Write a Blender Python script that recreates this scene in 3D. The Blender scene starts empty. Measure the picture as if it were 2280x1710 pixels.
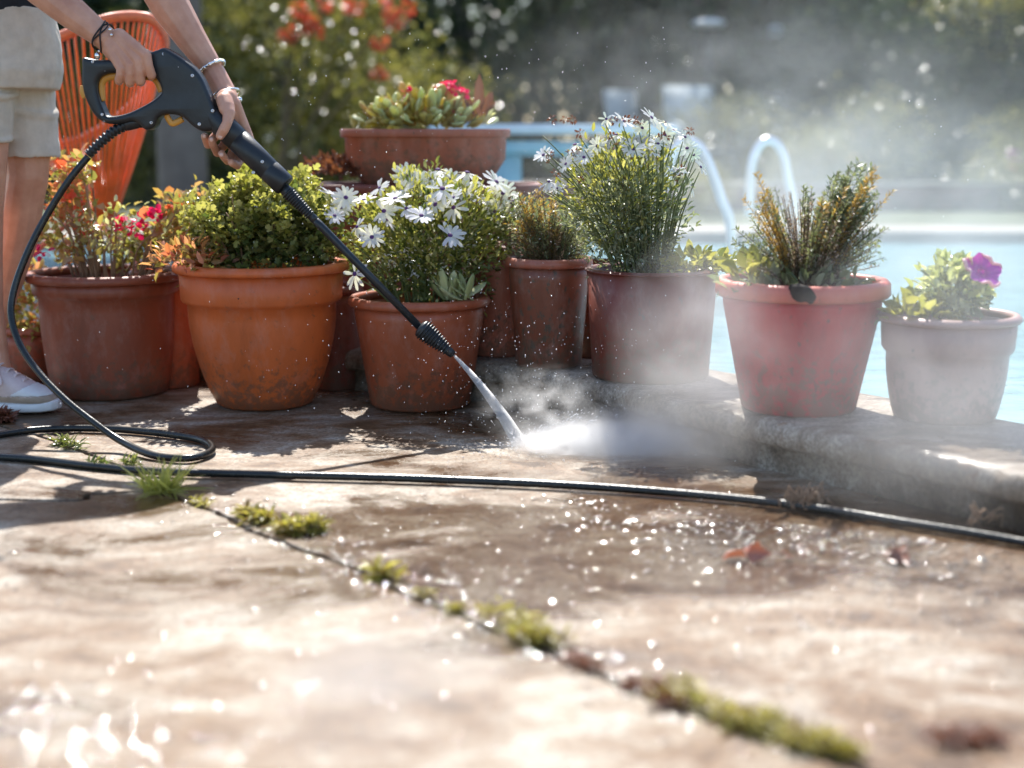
import bpy, bmesh, math, random
import numpy as np
from mathutils import Vector, Matrix
random.seed(7); RNG = np.random.default_rng(7)
C = bpy.context.scene.collection
R = math.radians
sc = bpy.context.scene

# ------------------------------------------------------------------ camera, world, sun
CAM = Vector((0, 0, 0.67)); PITCH = R(9.94); F = 3166.67
cam = bpy.data.cameras.new('camera'); camo = bpy.data.objects.new('camera', cam); C.objects.link(camo)
camo.location = CAM; camo.rotation_euler = (R(90) - PITCH, 0, 0)
cam.sensor_width = 36; cam.lens = 50; cam.clip_start = 0.02; cam.clip_end = 500
cam.dof.use_dof = True; cam.dof.focus_distance = 3.2; cam.dof.aperture_fstop = 1.6; cam.dof.aperture_blades = 0
sc.camera = camo
S = Vector((-0.12, 0.80, 1.0)).normalized()
w = bpy.data.worlds.new('World'); sc.world = w; w.use_nodes = True
nt = w.node_tree; nt.nodes.clear()
sky = nt.nodes.new('ShaderNodeTexSky'); sky.sky_type = 'NISHITA'; sky.sun_disc = False
sky.sun_elevation = math.asin(S.z); sky.sun_rotation = math.atan2(S.x, S.y)
bg = nt.nodes.new('ShaderNodeBackground'); bg.inputs[1].default_value = 0.145
out = nt.nodes.new('ShaderNodeOutputWorld')
nt.links.new(sky.outputs[0], bg.inputs[0]); nt.links.new(bg.outputs[0], out.inputs[0])
sun = bpy.data.lights.new('sun', 'SUN'); sun.energy = 5.0; sun.angle = R(0.5); sun.color = (1, .965, .90)
suno = bpy.data.objects.new('sun', sun); C.objects.link(suno)
suno.rotation_euler = (-S).to_track_quat('-Z', 'Y').to_euler(); suno.location = (0, 4, 8)
sc.view_settings.view_transform = 'Standard'; sc.view_settings.look = 'None'
sc.view_settings.exposure = 0.95; sc.view_settings.gamma = 1
sc.cycles.volume_step_rate = 1.0; sc.cycles.volume_max_steps = 256
sc.cycles.volume_bounces = 5; sc.cycles.max_bounces = 7; sc.cycles.diffuse_bounces = 3
sc.cycles.glossy_bounces = 3; sc.cycles.transparent_max_bounces = 12; sc.cycles.caustics_reflective = False
sc.cycles.caustics_refractive = False; sc.cycles.use_denoising = True; sc.cycles.sample_clamp_indirect = 6

# ------------------------------------------------------------------ photo pixel -> point in the place
def ray(u, v):
    d = Vector(((u - 1140) / F, (855 - v) / F, -1)); a = R(90) - PITCH
    return Vector((d.x, d.y * math.cos(a) - d.z * math.sin(a), d.y * math.sin(a) + d.z * math.cos(a)))
def PY(u, v, y): d = ray(u, v); return CAM + d * (y / d.y)
def PZ(u, v, z=0.0): d = ray(u, v); return CAM + d * ((z - CAM.z) / d.z)

# ------------------------------------------------------------------ mesh helpers
class MB:
    def __init__(s): s.v = []; s.f = []; s.n = 0
    def add(s, V, Fc):
        V = [tuple(p) for p in V]; s.v += V; s.f += [tuple(i + s.n for i in f) for f in Fc]; s.n += len(V)
    def build(s, name, mat, parent=None, smooth=True):
        me = bpy.data.meshes.new(name); me.from_pydata(s.v, [], s.f); me.materials.append(mat)
        if smooth: me.polygons.foreach_set('use_smooth', [True] * len(me.polygons))
        me.update(); return link(name, me, parent)
def link(name, me, parent=None):
    o = bpy.data.objects.new(name, me); C.objects.link(o)
    if parent is not None: o.parent = parent
    return o
def tag(o, label=None, cat=None, group=None, kind=None):
    for k, val in (('label', label), ('category', cat), ('group', group), ('kind', kind)):
        if val: o[k] = val
    return o
def thing(name, label, cat, group=None, loc=(0, 0, 0)):
    o = bpy.data.objects.new(name, None); o.empty_display_size = .05; C.objects.link(o); o.location = loc
    return tag(o, label, cat, group)
def catmull(P, n=8, closed=False):
    P = [Vector(p) for p in P]; out = []; N = len(P)
    for i in range(N if closed else N - 1):
        if closed: a, b, c, d = P[(i - 1) % N], P[i], P[(i + 1) % N], P[(i + 2) % N]
        else: a, b, c, d = P[max(i - 1, 0)], P[i], P[i + 1], P[min(i + 2, N - 1)]
        for k in range(n):
            t = k / n
            out.append(.5 * ((2 * b) + (c - a) * t + (2 * a - 5 * b + 4 * c - d) * t * t + (3 * b - a - 3 * c + d) * t ** 3))
    if not closed: out.append(P[-1])
    return out
def tube(mb, P, r, seg=10, closed=False, cap=True, flat=1.0):
    P = [Vector(p) for p in P]; n = len(P)
    rs = r if hasattr(r, '__len__') else [r] * n
    V = []; up = Vector((0, 0, 1)); x = None
    for i in range(n):
        a = P[(i - 1) % n] if (closed or i > 0) else P[i]; b = P[(i + 1) % n] if (closed or i < n - 1) else P[i]
        t = (b - a).normalized()
        if x is None:
            x = t.cross(up)
            if x.length < .05: x = t.cross(Vector((1, 0, 0)))
        x = (x - t * x.dot(t)).normalized(); y = t.cross(x)
        for k in range(seg):
            an = 2 * math.pi * k / seg
            V.append(P[i] + (x * math.cos(an) + y * math.sin(an) * flat) * rs[i])
    Fc = []
    for i in range(n if closed else n - 1):
        for k in range(seg):
            Fc.append((i * seg + k, i * seg + (k + 1) % seg, ((i + 1) % n) * seg + (k + 1) % seg, ((i + 1) % n) * seg + k))
    if cap and not closed:
        Fc.append(tuple(range(seg))[::-1]); Fc.append(tuple((n - 1) * seg + k for k in range(seg)))
    mb.add(V, Fc)
def lathe(mb, prof, seg=48, o=(0, 0, 0), axis=None, closed=False, wob=None):
    """prof = [(r, h)], axis = direction of h (default z)"""
    o = Vector(o); ax = Vector(axis).normalized() if axis is not None else Vector((0, 0, 1))
    x = ax.cross(Vector((0, 1, 0)));
    if x.length < .1: x = Vector((1, 0, 0))
    x.normalize(); y = ax.cross(x)
    V = []
    for r, h in prof:
        for k in range(seg):
            a = 2 * math.pi * k / seg; rr = r * (wob(a, h) if wob else 1)
            V.append(o + ax * h + (x * math.cos(a) + y * math.sin(a)) * rr)
    n = len(prof); Fc = []
    for i in range(n if closed else n - 1):
        for k in range(seg):
            Fc.append((i * seg + k, i * seg + (k + 1) % seg, ((i + 1) % n) * seg + (k + 1) % seg, ((i + 1) % n) * seg + k))
    if not closed:
        if prof[0][0] > 1e-5: Fc.append(tuple(range(seg))[::-1])
        if prof[-1][0] > 1e-5: Fc.append(tuple((n - 1) * seg + k for k in range(seg)))
    mb.add(V, Fc)
def box(mb, c, s, rot=None, bev=0):
    bm = bmesh.new(); bmesh.ops.create_cube(bm, size=1)
    for v in bm.verts: v.co = Vector((v.co.x * s[0], v.co.y * s[1], v.co.z * s[2]))
    if bev: bmesh.ops.bevel(bm, geom=bm.edges[:], offset=bev, segments=2, affect='EDGES')
    M = Matrix.Translation(Vector(c)) @ (rot.to_4x4() if rot else Matrix())
    bm.verts.ensure_lookup_table(); mb.add([M @ v.co for v in bm.verts], [[v.index for v in f.verts] for f in bm.faces]); bm.free()
def ball(mb, c, r, sub=2, sc3=(1, 1, 1), rot=None):
    bm = bmesh.new(); bmesh.ops.create_icosphere(bm, subdivisions=sub, radius=1)
    c = Vector(c); V = []
    for v in bm.verts:
        p = Vector((v.co.x * sc3[0], v.co.y * sc3[1], v.co.z * sc3[2])) * r
        V.append(c + (rot @ p if rot else p))
    mb.add(V, [[v.index for v in f.verts] for f in bm.faces]); bm.free()
def capsule(mb, a, b, ra, rb, seg=14):
    a, b = Vector(a), Vector(b); d = b - a; L = d.length
    if L < 1e-5: ball(mb, a, max(ra, rb)); return
    prof = []
    for k in range(7): t = -math.pi / 2 + k / 6 * math.pi / 2; prof.append((ra * math.cos(t) + 1e-6, ra * math.sin(t)))
    for k in range(7): t = k / 6 * math.pi / 2; prof.append((rb * math.cos(t) + 1e-6, L + rb * math.sin(t)))
    lathe(mb, prof, seg, a, d)
def chain(mb, pts):
    for i in range(len(pts) - 1): capsule(mb, pts[i][0], pts[i + 1][0], pts[i][1], pts[i + 1][1])
def loft(mb, rings, seg=28, cap=True):
    """rings = [(centre, rx, ry, tilt)] ellipses in xy (tilt = Euler y)"""
    V = []
    for c, rx, ry, tl in rings:
        c = Vector(c)
        for k in range(seg):
            a = 2 * math.pi * k / seg
            V.append(c + Vector((math.cos(a) * rx * math.cos(tl), math.sin(a) * ry, -math.cos(a) * rx * math.sin(tl))))
    Fc = []
    for i in range(len(rings) - 1):
        for k in range(seg): Fc.append((i * seg + k, i * seg + (k + 1) % seg, (i + 1) * seg + (k + 1) % seg, (i + 1) * seg + k))
    if cap: Fc.append(tuple(range(seg))[::-1]); Fc.append(tuple((len(rings) - 1) * seg + k for k in range(seg)))
    mb.add(V, Fc)
def organic(mb, name, mat, parent, voxel=.003, smooth=4, disp=None):
    """fuse overlapping volumes into one continuous skin"""
    me = bpy.data.meshes.new('t'); me.from_pydata(mb.v, [], mb.f); me.update()
    bm = bmesh.new(); bm.from_mesh(me); bmesh.ops.recalc_face_normals(bm, faces=bm.faces[:]); bm.to_mesh(me); bm.free()
    t = bpy.data.objects.new('t', me); C.objects.link(t)
    m = t.modifiers.new('r', 'REMESH'); m.mode = 'VOXEL'; m.voxel_size = voxel; m.use_smooth_shade = True
    if smooth: s = t.modifiers.new('s', 'SMOOTH'); s.factor = .5; s.iterations = smooth
    if disp:
        tx = bpy.data.textures.new('tx', 'CLOUDS'); tx.noise_scale = disp[0]
        d = t.modifiers.new('d', 'DISPLACE'); d.texture = tx; d.strength = disp[1]; d.mid_level = .5
    dg = bpy.context.evaluated_depsgraph_get(); r = bpy.data.meshes.new_from_object(t.evaluated_get(dg))
    bpy.data.objects.remove(t); r.name = name; r.materials.clear(); r.materials.append(mat)
    r.polygons.foreach_set('use_smooth', [True] * len(r.polygons))
    return link(name, r, parent)

# leaf templates: x = along the leaf, y = across, z = leaf normal
def T_leaf(w=.5, fold=.12, droop=.15):
    V = [(0, 0, 0), (.35, w * .5, fold), (.35, 0, 0), (.35, -w * .5, fold), (.75, w * .36, fold - droop * .4), (.75, 0, -droop * .4), (.75, -w * .36, fold - droop * .4), (1, 0, -droop)]
    return np.array(V), [(0, 2, 1), (0, 3, 2), (2, 5, 4, 1), (3, 6, 5, 2), (5, 7, 4), (6, 7, 5)]
def T_quad(w=.6): return np.array([(0, 0, 0), (.5, w * .5, .06), (1, 0, 0), (.5, -w * .5, .06)]), [(0, 1, 2, 3)]
def T_round(w=.9):
    V = [(0, 0, 0), (.2, w * .35, .05), (.55, w * .5, .1), (.9, w * .3, .05), (1, 0, 0), (.9, -w * .3, .05), (.55, -w * .5, .1), (.2, -w * .35, .05), (.55, 0, 0)]
    return np.array(V), [(8, i, i + 1) if i < 7 else (8, 7, 0) for i in range(8)]
def T_lobed():
    V = [(0, 0, 0)]
    pts = [(.15, .12), (.3, .42), (.5, .5), (.52, .24), (.8, .34), (.92, .2), (1, 0), (.92, -.2), (.8, -.34), (.52, -.24), (.5, -.5), (.3, -.42), (.15, -.12)]
    for i, (a, b) in enumerate(pts): V.append((a, b, .09 * math.sin(i * 2.1)))
    V.append((.45, 0, -.02)); c = len(V) - 1
    return np.array(V), [(c, i, i + 1) for i in range(0, 13)] + [(c, 13, 0)]
def T_fat(w=.5, th=.16):
    V = []; rings = [(0, .25, .4), (.3, .8, .9), (.65, 1, 1), (.9, .6, .7)]
    for x, a, b in rings:
        for k in range(6):
            an = math.pi * 2 * k / 6; V.append((x, math.cos(an) * w * .5 * a, math.sin(an) * th * .5 * b + .12 * x * x))
    V.append((1.02, 0, .14)); Fc = []
    for i in range(3):
        for k in range(6): Fc.append((i * 6 + k, i * 6 + (k + 1) % 6, i * 6 + 6 + (k + 1) % 6, i * 6 + 6 + k))
    for k in range(6): Fc.append((18 + k, 18 + (k + 1) % 6, 24))
    return np.array(V), Fc
def T_blade():
    V = []; n = 5
    for i in range(n):
        t = i / (n - 1); V += [(t * .95, -.045 * (1 - t * .9), -.35 * t * t), (t * .95, .045 * (1 - t * .9), -.35 * t * t)]
    return np.array(V), [(2 * i, 2 * i + 1, 2 * i + 3, 2 * i + 2) for i in range(n - 1)]
def frames(D, jit=.0, up=None):
    D = np.asarray(D, float); D = D + RNG.normal(size=D.shape) * jit; D /= np.linalg.norm(D, axis=1, keepdims=True) + 1e-9
    U = RNG.normal(size=D.shape) * .5 + np.array([0, 0, 1.0]) if up is None else np.asarray(up, float)
    Y = np.cross(U, D); Y /= np.linalg.norm(Y, axis=1, keepdims=True) + 1e-9
    Z = np.cross(D, Y); return np.stack([D, Y, Z], axis=2)
def inst(mb_or_none, T, P, Fr, sz):
    TV, TF = T; P = np.asarray(P, float); n = len(P); m = len(TV)
    sz = np.asarray(sz, float) * np.ones(n)
    V = np.einsum('nij,mj->nmi', Fr, TV) * sz[:, None, None] + P[:, None, :]
    V = V.reshape(-1, 3)
    Fc = []
    for i in range(n): b = i * m; Fc += [tuple(x + b for x in f) for f in TF]
    mb = mb_or_none or MB()
    Fc = [tuple(x + mb.n for x in f) for f in Fc]; mb.v += list(map(tuple, V.tolist())); mb.f += Fc; mb.n += len(V)
    return mb
def shell(n, c, rad, inner=.55, zmin=-1.0, zmax=1.0):
    D = RNG.normal(size=(n * 3, 3)); D /= np.linalg.norm(D, axis=1, keepdims=True); D = D[(D[:, 2] > zmin) & (D[:, 2] < zmax)][:n]
    rr = RNG.uniform(inner, 1, size=(len(D), 1)) ** .8
    lump = 1 + .13 * np.sin(D[:, :1] * 7 + 1.3) * np.sin(D[:, 1:2] * 6 + c[0] * 9) + .1 * np.sin(D[:, 2:3] * 9 + c[0] * 5 + D[:, :1] * 4)
    return np.array(c) + D * rr * lump * np.array(rad), D

# ------------------------------------------------------------------ materials
def nodes(name):
    m = bpy.data.materials.new(name); m.use_nodes = True; t = m.node_tree; t.nodes.clear()
    o = t.nodes.new('ShaderNodeOutputMaterial'); return m, t, o
def N(t, kind, **kw):
    n = t.nodes.new(kind)
    for k, v in kw.items(): setattr(n, k, v)
    return n
def ramp(t, fac, stops):
    r = N(t, 'ShaderNodeValToRGB'); e = r.color_ramp.elements
    while len(e) < len(stops): e.new(.5)
    for i, (p, c) in enumerate(stops): e[i].position = p; e[i].color = (*c, 1) if len(c) == 3 else c
    t.links.new(fac, r.inputs[0]); return r.outputs[0]
def noise(t, scale, det=4, rough=.55, stretch=None, dist=0, off=None):
    tc = N(t, 'ShaderNodeTexCoord'); n = N(t, 'ShaderNodeTexNoise'); n.inputs['Scale'].default_value = scale
    n.inputs['Detail'].default_value = det; n.inputs['Roughness'].default_value = rough; n.inputs['Distortion'].default_value = dist
    mp = N(t, 'ShaderNodeMapping'); t.links.new(tc.outputs['Object'], mp.inputs[0]); t.links.new(mp.outputs[0], n.inputs[0])
    if stretch: mp.inputs['Scale'].default_value = stretch
    if off: mp.inputs['Location'].default_value = off
    return n.outputs['Fac']
def math_(t, op, a, b=None, clamp=False):
    n = N(t, 'ShaderNodeMath', operation=op); n.use_clamp = clamp
    for i, x in enumerate((a, b)):
        if x is None: continue
        if isinstance(x, (int, float)): n.inputs[i].default_value = x
        else: t.links.new(x, n.inputs[i])
    return n.outputs[0]
def mixc(t, fac, a, b, mode='MIX'):
    n = N(t, 'ShaderNodeMix', data_type='RGBA', blend_type=mode)
    for i, x in ((0, fac), (6, a), (7, b)):
        if isinstance(x, (int, float)): n.inputs[i].default_value = x
        elif isinstance(x, tuple): n.inputs[i].default_value = (*x, 1)
        else: t.links.new(x, n.inputs[i])
    return n.outputs[2]
def bump(t, h, strength, dist=.01, prev=None):
    b = N(t, 'ShaderNodeBump'); b.inputs['Strength'].default_value = strength; b.inputs['Distance'].default_value = dist
    t.links.new(h, b.inputs['Height'])
    if prev is not None: t.links.new(prev, b.inputs['Normal'])
    return b.outputs[0]
def solid(name, col, rough=.5, metal=0, var=.15, vs=12, bmp=0, bs=80, spec=.5, dark=None, coat=0):
    m, t, o = nodes(name); p = N(t, 'ShaderNodeBsdfPrincipled'); t.links.new(p.outputs[0], o.inputs[0])
    dk = dark or tuple(c * (1 - var * 2) for c in col); lt = tuple(min(1, c * (1 + var)) for c in col)
    t.links.new(ramp(t, noise(t, vs, 5), [(.32, dk), (.68, lt)]), p.inputs['Base Color'])
    p.inputs['Roughness'].default_value = rough; p.inputs['Metallic'].default_value = metal
    p.inputs['Specular IOR Level'].default_value = spec; p.inputs['Coat Weight'].default_value = coat
    if bmp: t.links.new(bump(t, noise(t, bs, 5), bmp, .003), p.inputs['Normal'])
    return m
def leafm(name, cols, rough=.4, trans=.35, spec=.5, back=None):
    m, t, o = nodes(name); p = N(t, 'ShaderNodeBsdfPrincipled'); g = N(t, 'ShaderNodeNewGeometry')
    n = len(cols); c = ramp(t, g.outputs['Random Per Island'], [(i / max(n - 1, 1), cols[i]) for i in range(n)])
    t.links.new(c, p.inputs['Base Color']); p.inputs['Roughness'].default_value = rough; p.inputs['Specular IOR Level'].default_value = spec
    tr = N(t, 'ShaderNodeBsdfTranslucent'); mx = N(t, 'ShaderNodeMixShader'); mx.inputs[0].default_value = trans
    t.links.new(mixc(t, 1.0, c, (1.0, 1.0, .6), 'MULTIPLY'), tr.inputs[0])
    t.links.new(p.outputs[0], mx.inputs[1]); t.links.new(tr.outputs[0], mx.inputs[2]); t.links.new(mx.outputs[0], o.inputs[0]); return m

def potm(name, col, spot=.55, spotcol=(.05, .045, .035), rough=.42):
    """plastic with fine streaks, limescale and dirt splashes"""
    m, t, o = nodes(name); p = N(t, 'ShaderNodeBsdfPrincipled'); t.links.new(p.outputs[0], o.inputs[0])
    base = ramp(t, noise(t, 9, 5, .6, (1, 1, .35)), [(.3, tuple(c * .72 for c in col)), (.7, tuple(c * 1.12 for c in col))])
    s = ramp(t, noise(t, 75, 3, .6, (1, 1, .6)), [(spot + .08, (0, 0, 0)), (spot + .15, (1, 1, 1))])
    base = mixc(t, math_(t, 'MULTIPLY', s, .75), base, spotcol)
    l = ramp(t, noise(t, 22, 6, .7, (1, 1, .5), off=(3, 1, 0)), [(.5, (0, 0, 0)), (.75, (1, 1, 1))])
    base = mixc(t, math_(t, 'MULTIPLY', l, .08 if col[1] < .04 else .2), base, (.5, .42, .38))
    sx = N(t, 'ShaderNodeSeparateXYZ'); tc2 = N(t, 'ShaderNodeTexCoord'); t.links.new(tc2.outputs['Object'], sx.inputs[0])
    zz = N(t, 'ShaderNodeMapRange'); zz.inputs[1].default_value = .0; zz.inputs[2].default_value = .16; zz.inputs[3].default_value = .22; zz.inputs[4].default_value = 0; t.links.new(sx.outputs[2], zz.inputs[0])
    dm = ramp(t, math_(t, 'ADD', noise(t, 48, 6, .75), zz.outputs[0]), [(.60, (0, 0, 0)), (.70, (1, 1, 1))]); base = mixc(t, math_(t, 'MULTIPLY', dm, .6), base, (.10, .075, .05))
    sm = ramp(t, noise(t, 5, 6, .7, (1, 1, .4), 1.2, (5, 5, 1)), [(.52, (0, 0, 0)), (.62, (1, 1, 1))]); base = mixc(t, math_(t, 'MULTIPLY', sm, .35), base, tuple(c * .45 for c in col))
    t.links.new(base, p.inputs['Base Color'])
    rr = N(t, 'ShaderNodeMapRange'); rr.inputs[3].default_value = rough - .1; rr.inputs[4].default_value = rough + .18
    t.links.new(noise(t, 30, 4), rr.inputs[0]); t.links.new(rr.outputs[0], p.inputs['Roughness'])
    t.links.new(bump(t, noise(t, 160, 3), .12, .002), p.inputs['Normal']); return m

def patiom(name, soak=None, warm=(.185, .108, .055), pale=(.34, .285, .222), dk=(.085, .045, .022)):
    """riven stone: mottled browns, pores, grit; wetness darkens and smooths it. soak = (x, y, rx, ry) freshly soaked area"""
    m, t, o = nodes(name); p = N(t, 'ShaderNodeBsdfPrincipled'); t.links.new(p.outputs[0], o.inputs[0])
    n1 = noise(t, 3.4, 7, .68, (1, 1.5, 1), .8); n2 = noise(t, 11, 7, .72, (1, 1.5, 1), .5, (4, 2, 0)); n3 = noise(t, 120, 4, .7)
    mixn = math_(t, 'ADD', math_(t, 'MULTIPLY', n1, .62), math_(t, 'MULTIPLY', n2, .38))
    c = ramp(t, mixn, [(.39, dk), (.45, warm), (.51, tuple(.5 * (a + b) for a, b in zip(warm, pale))), (.55, pale), (.59, (.42, .38, .33)), (.64, (.22, .115, .055))])
    c = mixc(t, .9, c, ramp(t, n3, [(.35, (.5, .46, .42)), (.62, (1.15, 1.13, 1.1))]), 'MULTIPLY')
    vo = N(t, 'ShaderNodeTexVoronoi'); vo.inputs['Scale'].default_value = 210
    tc = N(t, 'ShaderNodeTexCoord'); t.links.new(tc.outputs['Object'], vo.inputs[0])
    sp = ramp(t, vo.outputs['Color'], [(.74, (0, 0, 0)), (.88, (1, 1, 1))]); c = mixc(t, math_(t, 'MULTIPLY', sp, .45), c, (.07, .04, .025))
    wn = noise(t, 2.1, 5, .62, (1, 1.6, 1), .6, (9, 5, 0))
    if soak:
        f = fall(t, (soak[0], soak[1], 0), (soak[2], soak[3], 1)); wn = math_(t, 'ADD', wn, math_(t, 'MULTIPLY', f, .30))
    wet = ramp(t, wn, [(.50, (0, 0, 0)), (.64, (.95, .95, .95))])
    c = mixc(t, wet, c, mixc(t, 1.0, c, (.42, .36, .30), 'MULTIPLY')); t.links.new(c, p.inputs['Base Color'])
    rg = N(t, 'ShaderNodeMapRange'); rg.inputs[3].default_value = .5; rg.inputs[4].default_value = .16; p.inputs['Specular IOR Level'].default_value = .32; t.links.new(wet, rg.inputs[0]); t.links.new(rg.outputs[0], p.inputs['Roughness'])
    b1 = bump(t, n2, .13, .012); b2 = bump(t, noise(t, 48, 5, .68), .6, .007, b1); b3 = bump(t, noise(t, 230, 3, .6), .5, .0024, b2)
    for bb_, full, film in ((b2, .6, .30), (b3, .5, .12)):
        mr = N(t, 'ShaderNodeMapRange'); mr.inputs[3].default_value = full; mr.inputs[4].default_value = film; t.links.new(wet, mr.inputs[0]); t.links.new(mr.outputs[0], bb_.node.inputs['Strength'])
    t.links.new(b3, p.inputs['Normal']); return m
def fall(t, centre, rad, p=1.0):
    """1 at centre -> 0 at the ellipsoid surface"""
    tc = N(t, 'ShaderNodeTexCoord'); mp = N(t, 'ShaderNodeMapping'); mp.vector_type = 'TEXTURE'; mp.inputs['Location'].default_value = centre; mp.inputs['Scale'].default_value = rad
    t.links.new(tc.outputs['Object'], mp.inputs[0]); ln = N(t, 'ShaderNodeVectorMath', operation='LENGTH'); t.links.new(mp.outputs[0], ln.inputs[0])
    f = math_(t, 'SUBTRACT', 1.0, ln.outputs['Value'], True); return math_(t, 'POWER', f, p) if p != 1 else f

M = {}
M['patio'] = patiom('wet_stone', (.22, 2.32, 1.05, .52))
M['coping'] = patiom('coping_stone', None, (.20, .16, .12), (.36, .325, .28), (.08, .068, .05))
M['dirt'] = solid('dirt', (.05, .035, .025), .8, bmp=.6, bs=60)
M['soil'] = solid('soil', (.035, .024, .018), .9, bmp=.8, bs=90, vs=40)
M['skin'] = solid('skin', (.62, .33, .22), .42, var=.07, vs=25, bmp=.12, bs=130)
def skinm():
    m, t, o = nodes('skin_tone'); p = N(t, 'ShaderNodeBsdfPrincipled'); t.links.new(p.outputs[0], o.inputs[0])
    t.links.new(ramp(t, noise(t, 18, 6, .6), [(.3, (.50, .235, .15)), (.7, (.66, .36, .245))]), p.inputs['Base Color'])
    p.inputs['Subsurface Weight'].default_value = .12; p.inputs['Subsurface Radius'].default_value = (.012, .004, .002); p.inputs['Subsurface Scale'].default_value = .6
    p.inputs['Roughness'].default_value = .43
    b = bump(t, noise(t, 40, 4, .6), .25, .002); t.links.new(bump(t, noise(t, 260, 3), .2, .0008, b), p.inputs['Normal']); return m
M['skin'] = skinm()
M['black_plastic'] = solid('black_plastic', (.014, .018, .022), .38, var=.2, vs=30, bmp=.12, bs=400)
M['black_gloss'] = solid('black_tube', (.012, .017, .022), .3, var=.2, vs=60, bmp=.25, bs=250)
M['hose'] = solid('hose_rubber', (.014, .016, .015), .27, var=.3, vs=60, bmp=.15, bs=200)
M['yellow'] = solid('yellow_plastic', (.62, .30, .05), .35, var=.08)
M['screw'] = solid('screw_steel', (.65, .65, .66), .3, 1, var=.05)
M['silver'] = solid('silver', (.85, .84, .82), .16, 1, var=.05, vs=60)
M['cord'] = solid('black_cord', (.01, .01, .012), .6)
M['shorts'] = solid('linen', (.60, .54, .46), .85, var=.06, vs=35, bmp=.35, bs=420)
M['shirt'] = solid('black_cotton', (.012, .014, .02), .85, var=.2, vs=20, bmp=.3, bs=200)
M['shoe'] = solid('shoe_canvas', (.66, .55, .54), .8, var=.06, vs=30, bmp=.35, bs=260)
M['shoe_white'] = solid('shoe_rubber', (.74, .75, .76), .5, var=.07, vs=20, bmp=.1)
M['shoe_tan'] = solid('shoe_suede', (.42, .33, .26), .8, var=.1, vs=40, bmp=.2)
M['lace'] = solid('lace', (.72, .60, .58), .8, var=.05)
M['sole_dark'] = solid('sole_dark', (.04, .05, .05), .7)
M['nail'] = solid('nail', (.72, .45, .36), .25, var=.03)
M['hair'] = solid('hair', (.05, .03, .02), .5, bmp=.6, bs=200)
M['eye'] = solid('eye', (.8, .8, .8), .1, var=.02)
M['orange_cord'] = solid('orange_cord', (.85, .17, .035), .3, var=.08, vs=30)
M['orange_rim'] = solid('orange_rim', (.80, .20, .08), .35, var=.08, vs=60)
M['steel_leg'] = solid('painted_steel', (.65, .14, .05), .4)
M['pot_brown'] = potm('pot_brown_plastic', (.25, .062, .03), .62)
M['pot_orange'] = potm('pot_orange_plastic', (.60, .13, .032), .66)
M['pot_mid'] = potm('pot_mid_plastic', (.38, .095, .04), .62)
M['pot_dark'] = potm('pot_weathered_plastic', (.20, .06, .032), .5, (.05, .06, .045))
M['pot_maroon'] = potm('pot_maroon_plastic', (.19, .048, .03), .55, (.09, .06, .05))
M['pot_red'] = potm('pot_red_plastic', (.46, .006, .016), .56, (.10, .03, .03), .6)
M['rim_red'] = potm('rim_pale_red', (.62, .16, .11), .66)
M['pot_pink'] = potm('pot_faded_plastic', (.36, .105, .06), .56)
M['pot_grey'] = potm('pot_grey_plastic', (.36, .22, .19), .6)
M['leaf_yg'] = leafm('leaf_yellow_green', [(.22, .24, .05), (.40, .40, .10), (.58, .54, .22), (.30, .30, .06)], .28, .5)
M['leaf_green'] = leafm('leaf_green', [(.07, .11, .035), (.15, .19, .06), (.24, .26, .09), (.34, .34, .15)], .2, .48)
M['leaf_grey'] = leafm('leaf_grey_green', [(.15, .19, .12), (.28, .31, .2), (.46, .48, .34)], .25, .45)
M['leaf_red'] = leafm('leaf_red_mix', [(.60, .16, .10), (.38, .36, .1), (.75, .34, .24), (.46, .38, .14), (.66, .2, .14)], .2, .5)
M['leaf_olive'] = leafm('leaf_olive', [(.32, .27, .08), (.48, .40, .13), (.24, .25, .07), (.55, .42, .2)], .2, .5)
M['leaf_brown'] = leafm('leaf_brown', [(.25, .09, .05), (.18, .07, .045)], .35, .3)
M['leaf_pale'] = leafm('leaf_pale', [(.6, .64, .36), (.74, .76, .52), (.48, .54, .24)], .3, .45)
M['succulent'] = leafm('succulent_leaf', [(.58, .52, .14), (.74, .68, .30), (.5, .46, .14), (.60, .40, .18)], .2, .5)
M['stem'] = solid('stem', (.13, .09, .045), .7)
M['stem_green'] = solid('stem_green', (.14, .17, .06), .6)
M['dry'] = solid('dry_stem', (.32, .2, .12), .7)
M['petal'] = leafm('petal_white', [(.92, .90, .97), (.95, .95, .97), (.86, .83, .95)], .5, .5)
M['centre'] = solid('flower_centre', (.10, .03, .16), .7, bmp=.5, bs=600)
M['magenta'] = leafm('petal_magenta', [(.75, .01, .12), (.85, .03, .2), (.6, .0, .1)], .4, .4)
M['coral'] = leafm('petal_coral', [(.80, .12, .07), (.88, .22, .12)], .4, .4)
M['purple'] = leafm('petal_purple', [(.42, .02, .48), (.52, .03, .58)], .4, .5)
M['pinkedge'] = leafm('petal_pink', [(.75, .02, .25)], .4, .4)
M['gold'] = leafm('heather_gold', [(.50, .30, .06), (.62, .40, .12), (.42, .28, .08)], .5, .4)
M['heather'] = leafm('heather_green', [(.14, .18, .09), (.26, .29, .16), (.38, .38, .24)], .4, .45)
M['bud'] = leafm('heather_bud', [(.66, .52, .46), (.5, .32, .26), (.75, .66, .6)], .4, .3)
M['grass'] = leafm('grass_blade', [(.5, .5, .12), (.72, .68, .25), (.36, .38, .09)], .3, .6)
M['moss'] = leafm('moss', [(.24, .23, .05), (.56, .50, .12), (.40, .36, .08), (.24, .14, .07), (.60, .55, .22), (.18, .11, .06)], .25, .55)
M['deadleaf'] = leafm('dead_leaf', [(.42, .13, .08), (.35, .1, .07)], .35, .3)
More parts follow.
